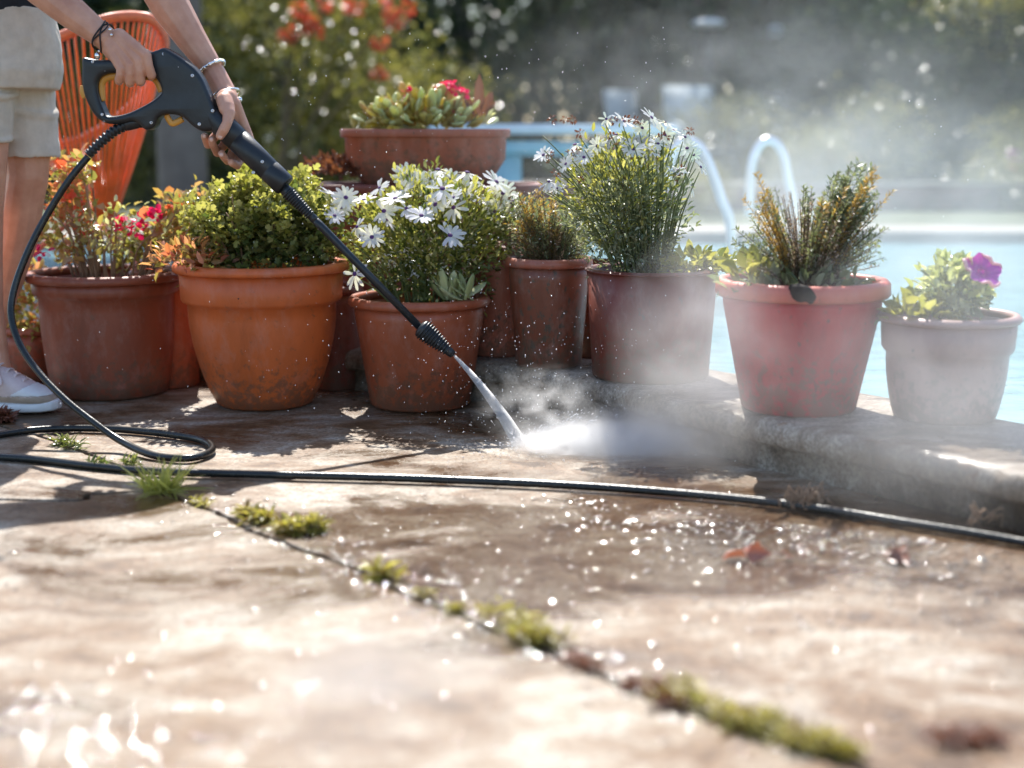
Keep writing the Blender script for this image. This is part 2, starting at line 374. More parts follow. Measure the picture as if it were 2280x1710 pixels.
M['bg_dark'] = leafm('hedge_leaf_dark', [(.02, .042, .024), (.045, .075, .038), (.10, .13, .06)], .2, .3)
M['bg_mid'] = leafm('shrub_leaf', [(.05, .065, .02), (.20, .20, .06), (.34, .30, .10), (.09, .10, .03)], .2, .4)
M['bg_yel'] = leafm('shrub_leaf_yellow', [(.24, .24, .07), (.45, .40, .12), (.16, .18, .05), (.58, .5, .2)], .2, .4)
M['bg_red'] = leafm('bougainvillea_petal', [(.62, .09, .05), (.75, .16, .10)], .4, .35)
M['bark'] = solid('bark', (.16, .13, .115), .85, bmp=.8, bs=30, vs=6)
M['white'] = solid('white_paint', (.78, .8, .82), .35, var=.04)
M['pale_plastic'] = solid('pale_plastic', (.34, .40, .42), .5, var=.04)
M['board'] = solid('diving_board', (.72, .82, .85), .4, var=.04)
M['board_blue'] = solid('board_side', (.32, .55, .62), .4, var=.05)
M['chrome'] = solid('chrome', (.62, .66, .69), .32, 1, var=.03)
M['brick'] = solid('brick', (.16, .055, .045), .8, var=.3, vs=8, bmp=.5)
M['lawn'] = solid('lawn', (.07, .085, .035), .9, var=.35, vs=3, bmp=.6, bs=30)
M['far_coping'] = solid('far_coping', (.20, .185, .165), .7, var=.12, vs=4, bmp=.3)
def waterm():
    m, t, o = nodes('pool_water'); p = N(t, 'ShaderNodeBsdfPrincipled'); t.links.new(p.outputs[0], o.inputs[0])
    t.links.new(ramp(t, noise(t, 2.2, 4, .6, (1, 1.8, 1), .8), [(.35, (.19, .36, .41)), (.65, (.29, .47, .51))]), p.inputs['Base Color'])
    p.inputs['Roughness'].default_value = .06; p.inputs['IOR'].default_value = 1.33
    t.links.new(bump(t, noise(t, 5, 4, .6, (1, 1.6, 1), .5), .25, .04), p.inputs['Normal']); return m
M['water'] = waterm()
def dropm():
    m, t, o = nodes('water_drop'); g = N(t, 'ShaderNodeBsdfGlossy'); g.inputs['Roughness'].default_value = .09
    tr = N(t, 'ShaderNodeBsdfTransparent'); tr.inputs[0].default_value = (.9, .9, .9, 1); f = N(t, 'ShaderNodeFresnel'); f.inputs[0].default_value = 2.1
    mx = N(t, 'ShaderNodeMixShader'); t.links.new(f.outputs[0], mx.inputs[0]); t.links.new(tr.outputs[0], mx.inputs[1]); t.links.new(g.outputs[0], mx.inputs[2]); t.links.new(mx.outputs[0], o.inputs[0]); return m
M['drop'] = dropm()
M['speck'] = solid('flying_drop', (.95, .95, .97), .2, var=.01)

# ================================================================== SETTING
ZL = .11
def slab(poly, name, mat, top=0.0, th=.03, bev=.004, mb=None):
    bm = bmesh.new(); vs = [bm.verts.new((x, y, top)) for x, y in poly]; f = bm.faces.new(vs)
    if f.normal.z < 0: f.normal_flip()
    r = bmesh.ops.extrude_face_region(bm, geom=[f]); dn = [v for v in r['geom'] if isinstance(v, bmesh.types.BMVert)]
    for v in dn: v.co.z = top - th
    bm.normal_update(); bmesh.ops.recalc_face_normals(bm, faces=bm.faces[:])
    tops = [e for e in bm.edges if all(abs(v.co.z - top) < 1e-6 for v in e.verts)]
    if bev: bmesh.ops.bevel(bm, geom=tops, offset=bev, segments=2, affect='EDGES', profile=.6)
    V = [v.co.copy() for v in bm.verts]; bm.verts.index_update(); Fc = [[v.index for v in f.verts] for f in bm.faces]; bm.free()
    mb.add(V, Fc)
def g2(u, v, z=0): p = PZ(u, v, z); return Vector((p.x, p.y, 0))
J0 = g2(352, 1092)
J1 = [J0, g2(480, 1138), g2(560, 1180), g2(700, 1230), g2(800, 1268), g2(900, 1320), g2(1030, 1372), g2(1160, 1425), g2(1330, 1500), g2(1520, 1580), g2(1720, 1650), g2(1950, 1720)]
J1.append(Vector((.62, 1.22, 0))); J1.append(Vector((1.4, .75, 0)))
JL = [J0, g2(200, 1100), g2(0, 1112), Vector((-2.4, 2.75, 0))]
JB = [J0, g2(300, 1050), g2(200, 1012), g2(110, 978), g2(30, 955), Vector((-1.6, 3.5, 0)), Vector((-2.8, 3.62, 0))]
def wob(P, n=6, a=.004):
    Q = catmull(P, n); return [Vector((q.x + random.uniform(-a, a), q.y + random.uniform(-a, a), 0)) for q in Q]
j1, jl, jb = wob(J1), wob(JL), wob(JB)
def off(P, d):
    O = []
    for i, p in enumerate(P):
        t = (P[min(i + 1, len(P) - 1)] - P[max(i - 1, 0)]).normalized(); O.append(Vector((p.x - t.y * d, p.y + t.x * d, 0)))
    return O
# coping line on the patio side (top edge) and on the pool side
CF = [Vector((x, y, 0)) for x, y in ((-3.2, 4.05), (-1.8, 3.98), (-.9, 3.86), (-.45, 3.72))] + \
     [g2(*p, ZL) for p in ((1073, 802), (1211, 823), (1352, 852), (1460, 881), (1580, 907), (1740, 940), (1881, 970), (1944, 982), (2092, 1013), (2223, 1040), (2290, 1057))] + \
     [Vector((1.22, 1.95, 0)), Vector((1.75, 1.5, 0)), Vector((2.6, 1.1, 0))]
CB = [Vector((x, y, 0)) for x, y in ((-3.2, 5.0), (-1.8, 4.95), (-.6, 4.75), (.0, 4.25), (.28, 3.8))] + \
     [g2(*p, ZL) for p in ((1577, 817), (1700, 838), (1917, 871), (2060, 897), (2219, 928))] + [Vector((1.4, 2.3, 0)), Vector((1.95, 1.85, 0)), Vector((2.8, 1.5, 0))]
cf, cb = catmull(CF, 6), catmull(CB, 6)
gap = .0065
mb = MB()
A = off(j1, -gap)[::-1] + off(jl, gap)[1:] + [Vector((-2.4, -.6, 0)), Vector((1.6, -.6, 0))]
slab([(p.x, p.y) for p in A], 'a', None, 0, .03, .004, mb)
Bp = off(jl, -gap)[::-1] + off(jb, gap)[1:] + [Vector((-3.0, 3.5, 0)), Vector((-3.0, 3.0, 0))]
slab([(p.x, p.y) for p in Bp], 'b', None, 0.001, .03, .005, mb)
back = [q - Vector((0, .0, 0)) for q in cf]
Cp = off(jb, -gap)[::-1] + off(j1, gap)[1:] + [Vector((3.2, .4, 0)), Vector((3.2, 1.2, 0))] + [Vector((q.x + .03, q.y + .03, 0)) for q in cf[::-1]]
slab([(p.x, p.y) for p in Cp], 'c', None, -.001, .03, .005, mb)
tag(mb.build('patio', M['patio'], smooth=False), kind='structure')
mb = MB(); mb.add([(-14, -6, -.025), (14, -6, -.025), (14, 3.0, -.025), (3.4, 3.0, -.025), (3.4, 1.4, -.025)] + [(q.x, q.y + .05, -.025) for q in cf[::-1]] + [(-14, 4.05, -.025)], [list(range(6 + len(cf)))])
tag(mb.build('ground', M['dirt'], smooth=False), kind='structure')
# coping: riser recessed under a bull-nosed slab
def strip(mb, rows, closed=False):
    n = len(rows[0]); V = [p for r in rows for p in r]; Fc = []
    for i in range(len(rows) - 1):
        for k in range(n - 1): Fc.append((i * n + k, i * n + k + 1, (i + 1) * n + k + 1, (i + 1) * n + k))
    mb.add(V, Fc)
def resamp(P, n):
    L = [0]
    for i in range(1, len(P)): L.append(L[-1] + (P[i] - P[i - 1]).length)
    o = []; j = 0
    for k in range(n):
        s = L[-1] * k / (n - 1)
        while j < len(P) - 2 and L[j + 1] < s: j += 1
        t = (s - L[j]) / max(L[j + 1] - L[j], 1e-9); o.append(P[j].lerp(P[j + 1], t))
    return o
NS = 420
f_, b_ = resamp(cf, NS), resamp(cb, NS)
fin = off(f_, .0); ins = off(f_, .028)
def lvl(P, z, jit=0): return [Vector((p.x, p.y, z + (random.uniform(-jit, jit) if jit else 0))) for p in P]
e = [random.uniform(-.003, .003) for _ in range(NS)]
def offj(d): return [q + Vector((0, e[i], 0)) for i, q in enumerate(off(f_, d))]
mb = MB()
mid = [a.lerp(b, .5) for a, b in zip(f_, b_)]
strip(mb, [lvl(ins, -.03), lvl(ins, .058), lvl(offj(.004), .056), lvl(offj(-.004), .064), lvl(offj(-.006), .085), lvl(offj(-.001), .1, .0012), lvl(offj(.010), .108, .001), lvl(offj(.03), .11, .0008), lvl(mid, .1105), lvl(off(b_, -.02), .11), lvl(off(b_, -.004), .104), lvl(b_, .09), lvl(b_, -1.2)])
tag(mb.build('pool_coping', M['coping']), kind='structure')
# pool water
far = [Vector((x, y, 0)) for x, y in ((-4.5, 7.3), (-2, 7.9), (0, 8.2), (2, 8.35), (3.5, 8.2), (5.5, 7.7), (7.5, 6.8))]
farc = catmull(far, 8)
mb = MB(); bb = [Vector((q.x, q.y, 0)) for q in cb]
poly = [(q.x, q.y, .045) for q in bb] + [(9, 1.5, .045), (9, 5.5, .045)] + [(q.x, q.y, .045) for q in farc[::-1]] + [(-4.5, 5.1, .045)]
mb.add(poly, [list(range(len(poly)))]); tag(mb.build('pool_water', M['water'], smooth=False), kind='structure')
mb = MB(); fo = off(farc, .55)
strip(mb, [lvl(farc, -.6), lvl(farc, .1), lvl(off(farc, .03), .115), lvl(fo, .115), lvl(fo, .0)])
tag(mb.build('far_pool_coping', M['far_coping']), kind='structure')
mb = MB(); poly = [(q.x, q.y, .1) for q in fo] + [(60, 6, .1), (120, 60, .1), (120, 200, .1), (-120, 200, .1), (-120, 60, .1), (-60, 7, .1)]
mb.add(poly, [list(range(len(poly)))]); tag(mb.build('lawn', M['lawn'], smooth=False), kind='structure')

# ================================================================== POTS
def pot(t, c, zb, hr, rr, br, style='collar', mat=None, rimmat=None, lip=.022):
    """t thing at base centre; hr height, rr rim radius, br base radius; parts in local coordinates"""
    b = MB(); h = hr
    if style == 'collar':
        r1 = rr * .915; hc = h - (t.get('collar') or .075); r0 = rr * .845
        prof = [(br * .93, 0), (br, .006)] + [(br + (r0 - br) * math.sin(k / 8 * math.pi / 2) ** .85, .006 + (hc - .012) * (k / 8)) for k in range(1, 9)] + \
               [(r1 - .004, hc + .0), (r1, hc + .007), (r1 + .003, h - lip), (r1 - .002, h - lip + .001)]
    elif style == 'straight':
        prof = [(br * .95, 0), (br, .006), (rr * .90, h - .055), (rr * .905, h - .05), (rr * .915, h - lip)]
    else:
        prof = [(br * .95, 0), (br, .005), (rr * .97, h - lip)]
    ri = rr * .86
    lathe(b, prof + [(ri, h - lip), (ri * .97, h - .06), (ri * .9, h - .075)], 64)
    body = b.build('pot', mat, t)
    b = MB(); n = 10; rt = lip * .5
    prof = [(rr - rt + rt * 1.0 * math.cos(a) * 1.0, h - rt + rt * math.sin(a)) for a in [2 * math.pi * k / n for k in range(n)]]
    prof = [(r if r > rr - rt else max(r, ri), z) for r, z in prof]
    pr2 = [(rr - .004, h - lip), (rr, h - lip + .005), (rr - .001, h - .007), (rr - .007, h), (ri + .004, h), (ri, h - .006), (ri, h - lip)]
    lathe(b, pr2, 64, closed=True); b.build('rim', rimmat or mat, body)
    b = MB(); V = []
    lathe(b, [(ri * .95, h - .045), (ri * .7, h - .038), (ri * .35, h - .03), (.001, h - .026)], 40, wob=lambda a, z: 1 + .03 * math.sin(a * 5))
    b.build('soil', M['soil'], t)
def potted(name, label, cat, uc, hw, vr, ub, hb, vb, zb, style, mat, rimmat=None, lip=.022, group='flower pots standing by the pool', scale_y=0, collar=.075):
    yf = PZ(ub, vb, zb).y + scale_y
    br = hb / F * yf * 1.01; br = hb / F * (yf + br); yc = yf + br
    rr = hw / F * yc; zt = PY(uc, vr, yc - rr).z; x = PY(uc, 700, yc).x
    if scale_y: zt = PY(uc, vr, yc - rr).z
    t = thing(name, label, cat, group, (x, yc, zb)); t['collar'] = collar; pot(t, None, zb, zt - zb, rr, br, style, mat, rimmat, lip)
    del t['collar']
    return t, Vector((x, yc, zb)), zt - zb, rr
def stems(t, base, tips, r, mat, name='stem', spread=.35, bendz=.3):
    mb = MB()
    for p in tips:
        p = Vector(p); b0 = Vector((p.x * spread, p.y * spread, base)); m = b0.lerp(p, .55) + Vector((random.uniform(-.01, .01), random.uniform(-.01, .01), (p.z - b0.z) * bendz * .3)); m.x -= (p.x - b0.x) * .15
        tube(mb, catmull([b0, m, p], 3), [r, r, r * .9, r * .85, r * .75, r * .7, r * .6], 5)
    return mb.build(name, mat, t)
def foliage(t, n, c, rad, T, size, mat, name='foliage', inner=.5, jit=.55, up=.35, zmin=-1.0, zmax=1.0, sv=.35):
    P, D = shell(n, c, rad, inner, zmin, zmax); Dd = D + np.array([0, 0, up])
    mb = inst(None, T, P, frames(Dd, jit), size * RNG.uniform(1 - sv, 1 + sv, len(P))); return mb.build(name, mat, t)
PS = 'flower pots standing by the pool'

# --- P1 brown pot, left
t1, c1, h1, r1 = potted('potted_plant', 'brown plastic pot with sprawling pink and green leaves, behind the shoe', 'potted plant', 240, 174, 620, 241, 128, 895, 0, 'collar', M['pot_brown'], collar=.056)
L = lambda t, u, v, dy=0: PY(u, v, t.location.y + dy) - t.location
tips = [L(t1, random.uniform(90, 420), random.uniform(470, 600), random.uniform(-.12, .12)) for _ in range(34)] + [L(t1, random.uniform(85, 210), random.uniform(350, 480), random.uniform(-.05, .1)) for _ in range(20)] + [L(t1, random.uniform(330, 450), random.uniform(430, 560), random.uniform(-.05, .1)) for _ in range(14)]
stems(t1, h1 - .03, tips, .0028, M['dry'], spread=.5)
def along(tips, n, jit):
    P = []
    for p in tips:
        for _ in range(n): P.append(Vector(p) + Vector((random.gauss(0, jit), random.gauss(0, jit), random.gauss(0, jit))))
    return np.array([tuple(p) for p in P])
P = along(tips, 7, .016); D = RNG.normal(size=P.shape) + [0, -.2, .5]
inst(None, T_leaf(.55), P, frames(D), RNG.uniform(.016, .034, len(P))).build('foliage', M['leaf_olive'], t1)
P = along([p for p in tips if p.x < -.02 or p.x > .09], 7, .02); D = RNG.normal(size=P.shape) + [0, -.1, .6]
inst(None, T_leaf(.65), P, frames(D), RNG.uniform(.018, .04, len(P))).build('red_foliage', M['leaf_red'], t1)
P = along(tips[:34], 6, .02); D = RNG.normal(size=P.shape) + [0, 0, .6]
inst(None, T_leaf(.5), P, frames(D), RNG.uniform(.014, .026, len(P))).build('pale_foliage', M['leaf_pale'], t1)
def cluster(t, pts, mat, name, r=.014, n=16, s=.016, T=None):
    for p in pts:
        Q, D = shell(n, (0, 0, 0), (r, r, r * .8), .6)
        o = inst(None, T or T_round(.95), Q, frames(D, .4), s * RNG.uniform(.7, 1.2, len(Q))).build(name, mat, t); o.location = p
cluster(t1, [L(t1, u, v, -.06) for u, v in ((262, 502), (285, 498), (300, 512), (325, 490), (92, 562), (348, 478))], M['magenta'], 'flower', .016)
cluster(t1, [L(t1, u, v, -.02) for u, v in ((155, 420), (162, 445), (395, 455), (420, 515), (150, 375), (185, 505), (430, 500))], M['coral'], 'flower_head', .018, 20, .018)
# yellowish blade leaves
mb = MB()
for u0, v0, u1, v1 in ((415, 475, 438, 412), (370, 520, 385, 470), (400, 500, 392, 425)):
    a, b = L(t1, u0, v0, -.03), L(t1, u1, v1, -.03); d = b - a
    inst(mb, T_leaf(.28, .04, .02), np.array([tuple(a)]), frames(np.array([tuple(d)]), 0, np.array([[0, -1, .2]])), d.length)
mb.build('blade_leaf', M['leaf_yg'], t1)

# --- small pots behind on the left
ta, ca, ha, ra = potted('potted_plant', 'narrow orange-brown pot squeezed between the brown and the orange pot', 'potted plant', 372, 80, 606, 385, 66, 868, 0, 'straight', M['pot_mid'])
foliage(ta, 260, (-.02, 0, ha + .03), (.10, .08, .07), T_leaf(.5), .028, M['leaf_olive'], zmin=-.2)
tb, cb_, hb_, rb = potted('potted_plant', 'small dark red pot with reddish leaves between the bare leg and the brown pot', 'potted plant', 62, 60, 732, 62, 46, 856, 0, 'straight', M['pot_brown'])
foliage(tb, 300, (.01, 0, ha * .66), (.065, .07, .12), T_leaf(.5), .03, M['leaf_red'], zmin=-.6)
foliage(tb, 160, (.01, -.02, ha * .5), (.06, .06, .10), T_leaf(.5), .026, M['leaf_yg'], name='green_foliage', zmin=-.6)

# --- P2 orange pot
t2, c2, h2, r2 = potted('potted_plant', 'bright orange pot with dense bushy yellow-green foliage, largest of the front pots', 'potted plant', 585, 195, 600, 579, 108, 917, 0, 'collar', M['pot_orange'], collar=.096)
foliage(t2, 3600, (.02, .0, h2 + .055), (.185, .18, .135), T_lobed(), .021, M['leaf_green'], inner=.2, zmin=-.55, jit=.9, up=.5)
for k in range(64):
    a = random.uniform(0, 6.28); e_ = random.uniform(.15, 1.25); q_ = random.uniform(.82, 1.12); c_ = (.02 + math.cos(a) * .185 * math.cos(e_) * q_, math.sin(a) * .17 * math.cos(e_) * q_, h2 + .055 + .15 * math.sin(e_) * q_)
    foliage(t2, 55, c_, (random.uniform(.02, .045), .035, random.uniform(.02, .05)), T_lobed(), .017, M['leaf_yg'], name='leafy_tip', inner=.2, jit=.8, up=.9)  # lighter yellow-green upper tips: sunlight on top put into the leaf colour
stems(t2, h2 - .03, [L(t2, random.uniform(440, 740), random.uniform(430, 560), random.uniform(-.17, 0)) for _ in range(22)], .0022, M['dry'], spread=.55)
foliage(t2, 200, (-.15, -.12, h2 + .005), (.1, .07, .05), T_leaf(.35), .03, M['leaf_red'], name='withered_foliage', zmin=-.3)
mb = MB(); ball(mb, L(t2, 532, 665, -r2 * .905), .0045, 2, (1, .5, .8)); mb.build('hole', M['cord'], t2)

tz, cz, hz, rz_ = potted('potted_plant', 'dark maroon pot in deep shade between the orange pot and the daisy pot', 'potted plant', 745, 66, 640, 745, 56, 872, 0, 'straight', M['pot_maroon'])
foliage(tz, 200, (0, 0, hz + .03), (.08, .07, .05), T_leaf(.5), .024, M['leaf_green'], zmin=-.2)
# --- P3 mid pot with white daisies
t3, c3, h3, r3 = potted('potted_plant', 'red-brown pot behind the nozzle with white daisies and a woolly rosette', 'potted plant', 934, 159, 676, 914, 113, 920, 0, 'straight', M['pot_mid'])
def daisy_meshes(droop=0):
    mb = MB(); n = 14
    V = [(.12, -.05, 0), (.12, .05, 0), (.5, -.125, .03), (.5, 0, .012), (.5, .125, .03), (.85, -.12, .0), (.85, 0, -.012), (.85, .12, .0), (.985, -.05, -.02), (.985, .05, -.02)]
    Fc = [(0, 1, 3), (0, 3, 2), (1, 4, 3), (2, 3, 6, 5), (3, 4, 7, 6), (5, 6, 8), (6, 9, 8), (6, 7, 9)]
    for k in range(n):
        a = 2 * math.pi * k / n + random.uniform(-.08, .08); s = random.uniform(.88, 1.06); el = random.uniform(-.05, .22) - droop * random.random()
        if droop and random.random() < .25: continue
        ca_, sa = math.cos(a), math.sin(a)
        mb.add([((x * math.cos(el) * ca_ - y * sa) * s, (x * math.cos(el) * sa + y * ca_) * s, (z + x * math.sin(el)) * s) for x, y, z in V], Fc)
    pm = bpy.data.meshes.new('petals'); pm.from_pydata(mb.v, [], mb.f); pm.materials.append(M['petal'])
    pm.polygons.foreach_set('use_smooth', [True] * len(pm.polygons)); c = MB(); ball(c, (0, 0, .03), .16, 2, (1, 1, .5))
    cm = bpy.data.meshes.new('centre'); cm.from_pydata(c.v, [], c.f); cm.materials.append(M['centre']); return pm, cm
DM = [daisy_meshes(0), daisy_meshes(.25), daisy_meshes(0), daisy_meshes(.9), daisy_meshes(0), daisy_meshes(.4), daisy_meshes(0)]
def daisies(t, spots, size=.033, dy=-.12):
    for i, s_ in enumerate(spots):
        u, v = s_[:2]; pm, cm = DM[i % 7]; d = s_[2] if len(s_) > 2 else dy
        o = link('flower', pm, t); o.location = L(t, u, v, d); sc_ = size * random.uniform(.7, 1.1); o.scale = (sc_,) * 3
        n = Vector((random.gauss(0, .45), random.uniform(-1.0, -.1), random.uniform(.35, 1.1))).normalized() if len(s_) < 4 else Vector(s_[3]).normalized()
        o.rotation_euler = n.to_track_quat('Z', 'Y').to_euler(); c = link('centre', cm, o)
foliage(t3, 3000, (.03, .02, h3 + .12), (.20, .15, .17), T_leaf(.42), .020, M['leaf_green'], inner=.2, zmin=-.9, up=.7)
foliage(t3, 1700, (.03, .02, h3 + .13), (.205, .16, .175), T_leaf(.42), .019, M['leaf_yg'], name='bright_foliage', inner=.6, zmin=-.3, up=.8)
foliage(t3, 500, (.12, .06, h3 + .14), (.17, .15, .14), T_leaf(.3), .02, M['dry'], name='dry_foliage', inner=.4, zmin=-.4)
stems(t3, h3 - .03, [L(t3, random.uniform(780, 1080), random.uniform(470, 620), random.uniform(-.1, .1)) for _ in range(60)], .0024, M['stem_green'], spread=.4)
daisies(t3, [(828, 528, -.16, (-.05, -1, .5)), (1002, 524, -.15, (.25, -.8, .7)), (938, 480, -.15, (.2, -.6, .9)), (795, 505, -.14, (-.5, -.7, .4)), (880, 442, -.1, (-.2, -.4, 1)), (905, 465), (770, 440, -.05), (810, 445, -.04), (740, 436, -.0), (958, 398, 0.), (1040, 384, 0., (.1, -.2, 1)),
             (1000, 400, .04), (985, 420), (1010, 440), (930, 410, -.02), (1080, 420, .02), (1120, 430, .05), (1140, 450, .05), (1065, 445, -.02), (862, 490, -.1), (1100, 470, .02), (1155, 468, .06), (855, 470, -.1), (970, 455, -.1), (960, 430, -.05), (895, 425, -.03), (790, 610, -.17, (-.6, -.7, .2)), (1035, 425, .0), (760, 462, -.05), (845, 418, -.03), (905, 392, .02), (975, 378, .03, (-.1, -.2, 1)), (1105, 405, .04), (1010, 462, -.1), (745, 480, -.08)], .040)
foliage(t3, 420, (.03, .0, h3 + .10), (.15, .13, .07), T_leaf(.3), .013, M['petal'], name='budding_foliage', inner=.5)
# woolly rosette
Q = np.array([tuple(L(t3, u, 668, -.1 + random.uniform(-.03, .03))) for u in RNG.uniform(985, 1060, 22)])
Dd = np.stack([RNG.uniform(-1.1, 1.1, 22), RNG.uniform(-.8, .3, 22), RNG.uniform(.25, 1.2, 22)], 1)
inst(None, T_fat(.32, .05), Q, frames(Dd, 0), RNG.uniform(.05, .085, 22)).build('rosette', M['leaf_pale'], t3)

# --- pots on the ledge behind
t4, c4, h4, r4 = potted('potted_plant', 'grey-brown weathered pot on the ledge, tucked behind the speckled pot and the daisies', 'potted plant', 1112, 88, 562, 1112, 74, 797, ZL, 'straight', M['pot_pink'], lip=.018)
foliage(t4, 900, (0, 0, h4 + .05), (.13, .1, .09), T_leaf(.4), .02, M['leaf_grey'], inner=.2, zmin=-.5, up=.6)
def sprigs(t, tips, base, name, mat, needle=.009, den=220, r=.0011, spread=.35, wide=.8, stemmat=None):
    tips = list(tips); tips += [Vector((p.x + random.gauss(0, .018), p.y + random.gauss(0, .015), p.z - random.uniform(.005, .05))) for p in [Vector(q) for q in tips] for _ in range(2)]; wide = .9
    """upright twigs set all round with short needles"""
    sm = MB(); P = []; D = []
    for p in tips:
        p = Vector(p); b0 = Vector((p.x * spread, p.y * spread, base)); m = b0.lerp(p, .5) + Vector((-(p.x) * .12, 0, .01)); cv = catmull([b0, m, p], 6)
        tube(sm, cv, [r * (1 - .5 * i / len(cv)) for i in range(len(cv))], 4)
        Ltot = (p - b0).length; n = int(Ltot * den)
        for k in range(n):
            s = (.25 + .75 * k / n) * (len(cv) - 1); i = min(int(s), len(cv) - 2); q = cv[i].lerp(cv[i + 1], s - i); tt = (cv[i + 1] - cv[i]).normalized()
            a = random.uniform(0, 6.28); sd = tt.cross(Vector((math.cos(a), math.sin(a), .1))).normalized(); P.append(tuple(q)); D.append(tuple(tt * random.uniform(.5, 1.2) + sd * wide * 1.3))
    sm.build('twig', stemmat or M['stem'], t)
    inst(None, T_quad(.3), np.array(P), frames(np.array(D), .1), needle * RNG.uniform(.7, 1.3, len(P))).build(name, mat, t)
t5, c5, h5, r5 = potted('potted_plant', 'brown algae-speckled pot on the ledge with golden heather', 'potted plant', 1222, 98, 580, 1236, 74, 823, ZL, 'straight', M['pot_dark'], M['pot_pink'])
def ups(t, n, u0, u1, v0, v1, dy): return [L(t, random.uniform(u0, u1), random.uniform(v0, v1), random.uniform(-dy, dy)) for _ in range(n)]
sprigs(t5, ups(t5, 60, 1130, 1310, 425, 560, .08), h5 - .03, 'foliage', M['heather'], .012)
sprigs(t5, ups(t5, 30, 1140, 1250, 405, 520, .06), h5 - .03, 'golden_foliage', M['gold'], .012)
sprigs(t5, ups(t5, 30, 1130, 1300, 460, 560, .08), h5 - .03, 'dry_foliage', M['dry'], .008, 160)
tw, cw, hw_, rw = potted('potted_plant', 'dark weathered pot filling the gap between the speckled and the maroon pot', 'potted plant', 1325, 62, 585, 1325, 56, 800, ZL, 'straight', M['pot_dark'])
foliage(tw, 260, (0, 0, hw_ + .03), (.08, .07, .06), T_leaf(.4), .02, M['leaf_grey'], zmin=-.2)
t6, c6, h6, r6 = potted('potted_plant', 'wide misty maroon pot with a tall clump of white daisies and seed heads', 'potted plant', 1450, 150, 610, 1446, 131, 858, ZL, 'plain', M['pot_maroon'], lip=.008)
d6 = [(1410, 332, -.05, (.1, -.8, .8)), (1452, 336, -.05, (.3, -.6, .8)), (1510, 380, -.05, (.2, -.3, 1)), (1280, 322, -.02, (-.3, -.25, 1)), (1330, 325, -.03), (1480, 272, 0), (1450, 262, 0), (1500, 290, 0, (.4, -.2, 1)), (1390, 270, 0), (1260, 365, -.05, (-.8, -.6, .5)), (1222, 405, -.05), (1545, 345, .02), (1540, 415, .03, (1, -.5, .3)), (1530, 330, .02), (1210, 345, .0), (1480, 300, .02), (1430, 285, .02), (1372, 300, .0, (-.2, -.4, 1)), (1465, 320, -.04), (1350, 265, .03), (1525, 305, .03), (1240, 420, -.04), (1560, 372, .0, (.8, -.5, .6)), (1300, 350, -.05)]
daisies(t6, d6, .030)
tips6 = [L(t6, u + random.uniform(-8, 8), v + 10, -.02) for (u, v, *_) in d6] + [L(t6, 1200 + 350 * random.random(), random.uniform(300, 440), random.uniform(-.1, .1)) for _ in range(60)]
stems(t6, h6 - .03, tips6, .002, M['stem_green'], spread=.3)
cx6 = L(t6, 1400, 470)
foliage(t6, 2400, (cx6.x, 0, cx6.z), (.155, .12, .15), T_leaf(.35), .017, M['leaf_grey'], inner=.1, up=.9)
foliage(t6, 1000, (cx6.x - .03, 0, cx6.z + .05), (.14, .11, .13), T_leaf(.38), .018, M['leaf_yg'], name='bright_foliage', inner=.3, up=.9)
foliage(t6, 900, (cx6.x + .02, 0, cx6.z - .1), (.1, .1, .10), T_leaf(.3), .016, M['leaf_grey'], name='lower_foliage', inner=.0, up=.7)
cluster(t6, [L(t6, random.uniform(1210, 1560), random.uniform(262, 420), random.uniform(-.06, .05)) for _ in range(30)], M['leaf_brown'], 'seed_head', .006, 14, .010, T_leaf(.4))
foliage(t6, 260, (.1, -.02, h6 - .0), (.1, .08, .035), T_leaf(.6), .026, M['leaf_yg'], name='seedling', inner=.2, zmin=-.3)
# --- P7 red pot
t7, c7, h7, r7 = potted('potted_plant', 'large scuffed dark red pot with heather sprigs and a pale rounded rim', 'potted plant', 1784, 193, 640, 1778, 128, 932, ZL, 'straight', M['pot_red'], M['rim_red'], .034)
def tips7(n, lo, hi, sp=150):
    o = []
    for _ in range(n):
        u = random.gauss(1790, sp * .55); u = max(1635, min(1955, u)); v = random.uniform(lo, hi) + abs(u - 1800) * .12; o.append(L(t7, u, v, random.uniform(-.12, .1)))
    return o
sprigs(t7, tips7(48, 405, 560, 190), h7 - .035, 'foliage', M['heather'], .011, 260)
sprigs(t7, [L(t7, random.uniform(1850, 1945), random.uniform(355, 470), random.uniform(-.05, .05)) for _ in range(26)], h7 - .035, 'tall_foliage', M['leaf_grey'], .014, 260)
sprigs(t7, [L(t7, u + random.uniform(-10, 10), v + random.uniform(-8, 25), -.08) for u, v in ((1690, 385), (1705, 410), (1840, 425), (1950, 370), (1938, 390), (1708, 470))], h7 - .035, 'golden_foliage', M['gold'], .012, 300)
sprigs(t7, tips7(60, 420, 570), h7 - .035, 'budding_foliage', M['bud'], .0065, 200)
foliage(t7, 130, (-.02, -.05, h7 - .012), (.15, .1, .03), T_leaf(.6), .032, M['leaf_grey'], name='low_leaf', inner=.2, zmin=-.2, up=.5)
foliage(t7, 10, (-.125, -.09, h7 + .01), (.03, .02, .02), T_leaf(.55), .055, M['leaf_yg'], name='seedling', zmin=0, up=1)
B = MB(); ball(B, (-.035, -r7 + .004, h7 - .012), .022, 2, (1.1, .45, .8)); ball(B, (-.02, -r7 + .006, h7 - .018), .016, 2, (1, .5, 1)); ball(B, (-.045, -r7 + .012, h7 - .002), .016, 2, (1, .9, .5)); organic(B, 'dirt_clump', M['soil'], t7, .003, 2, (.012, .006))
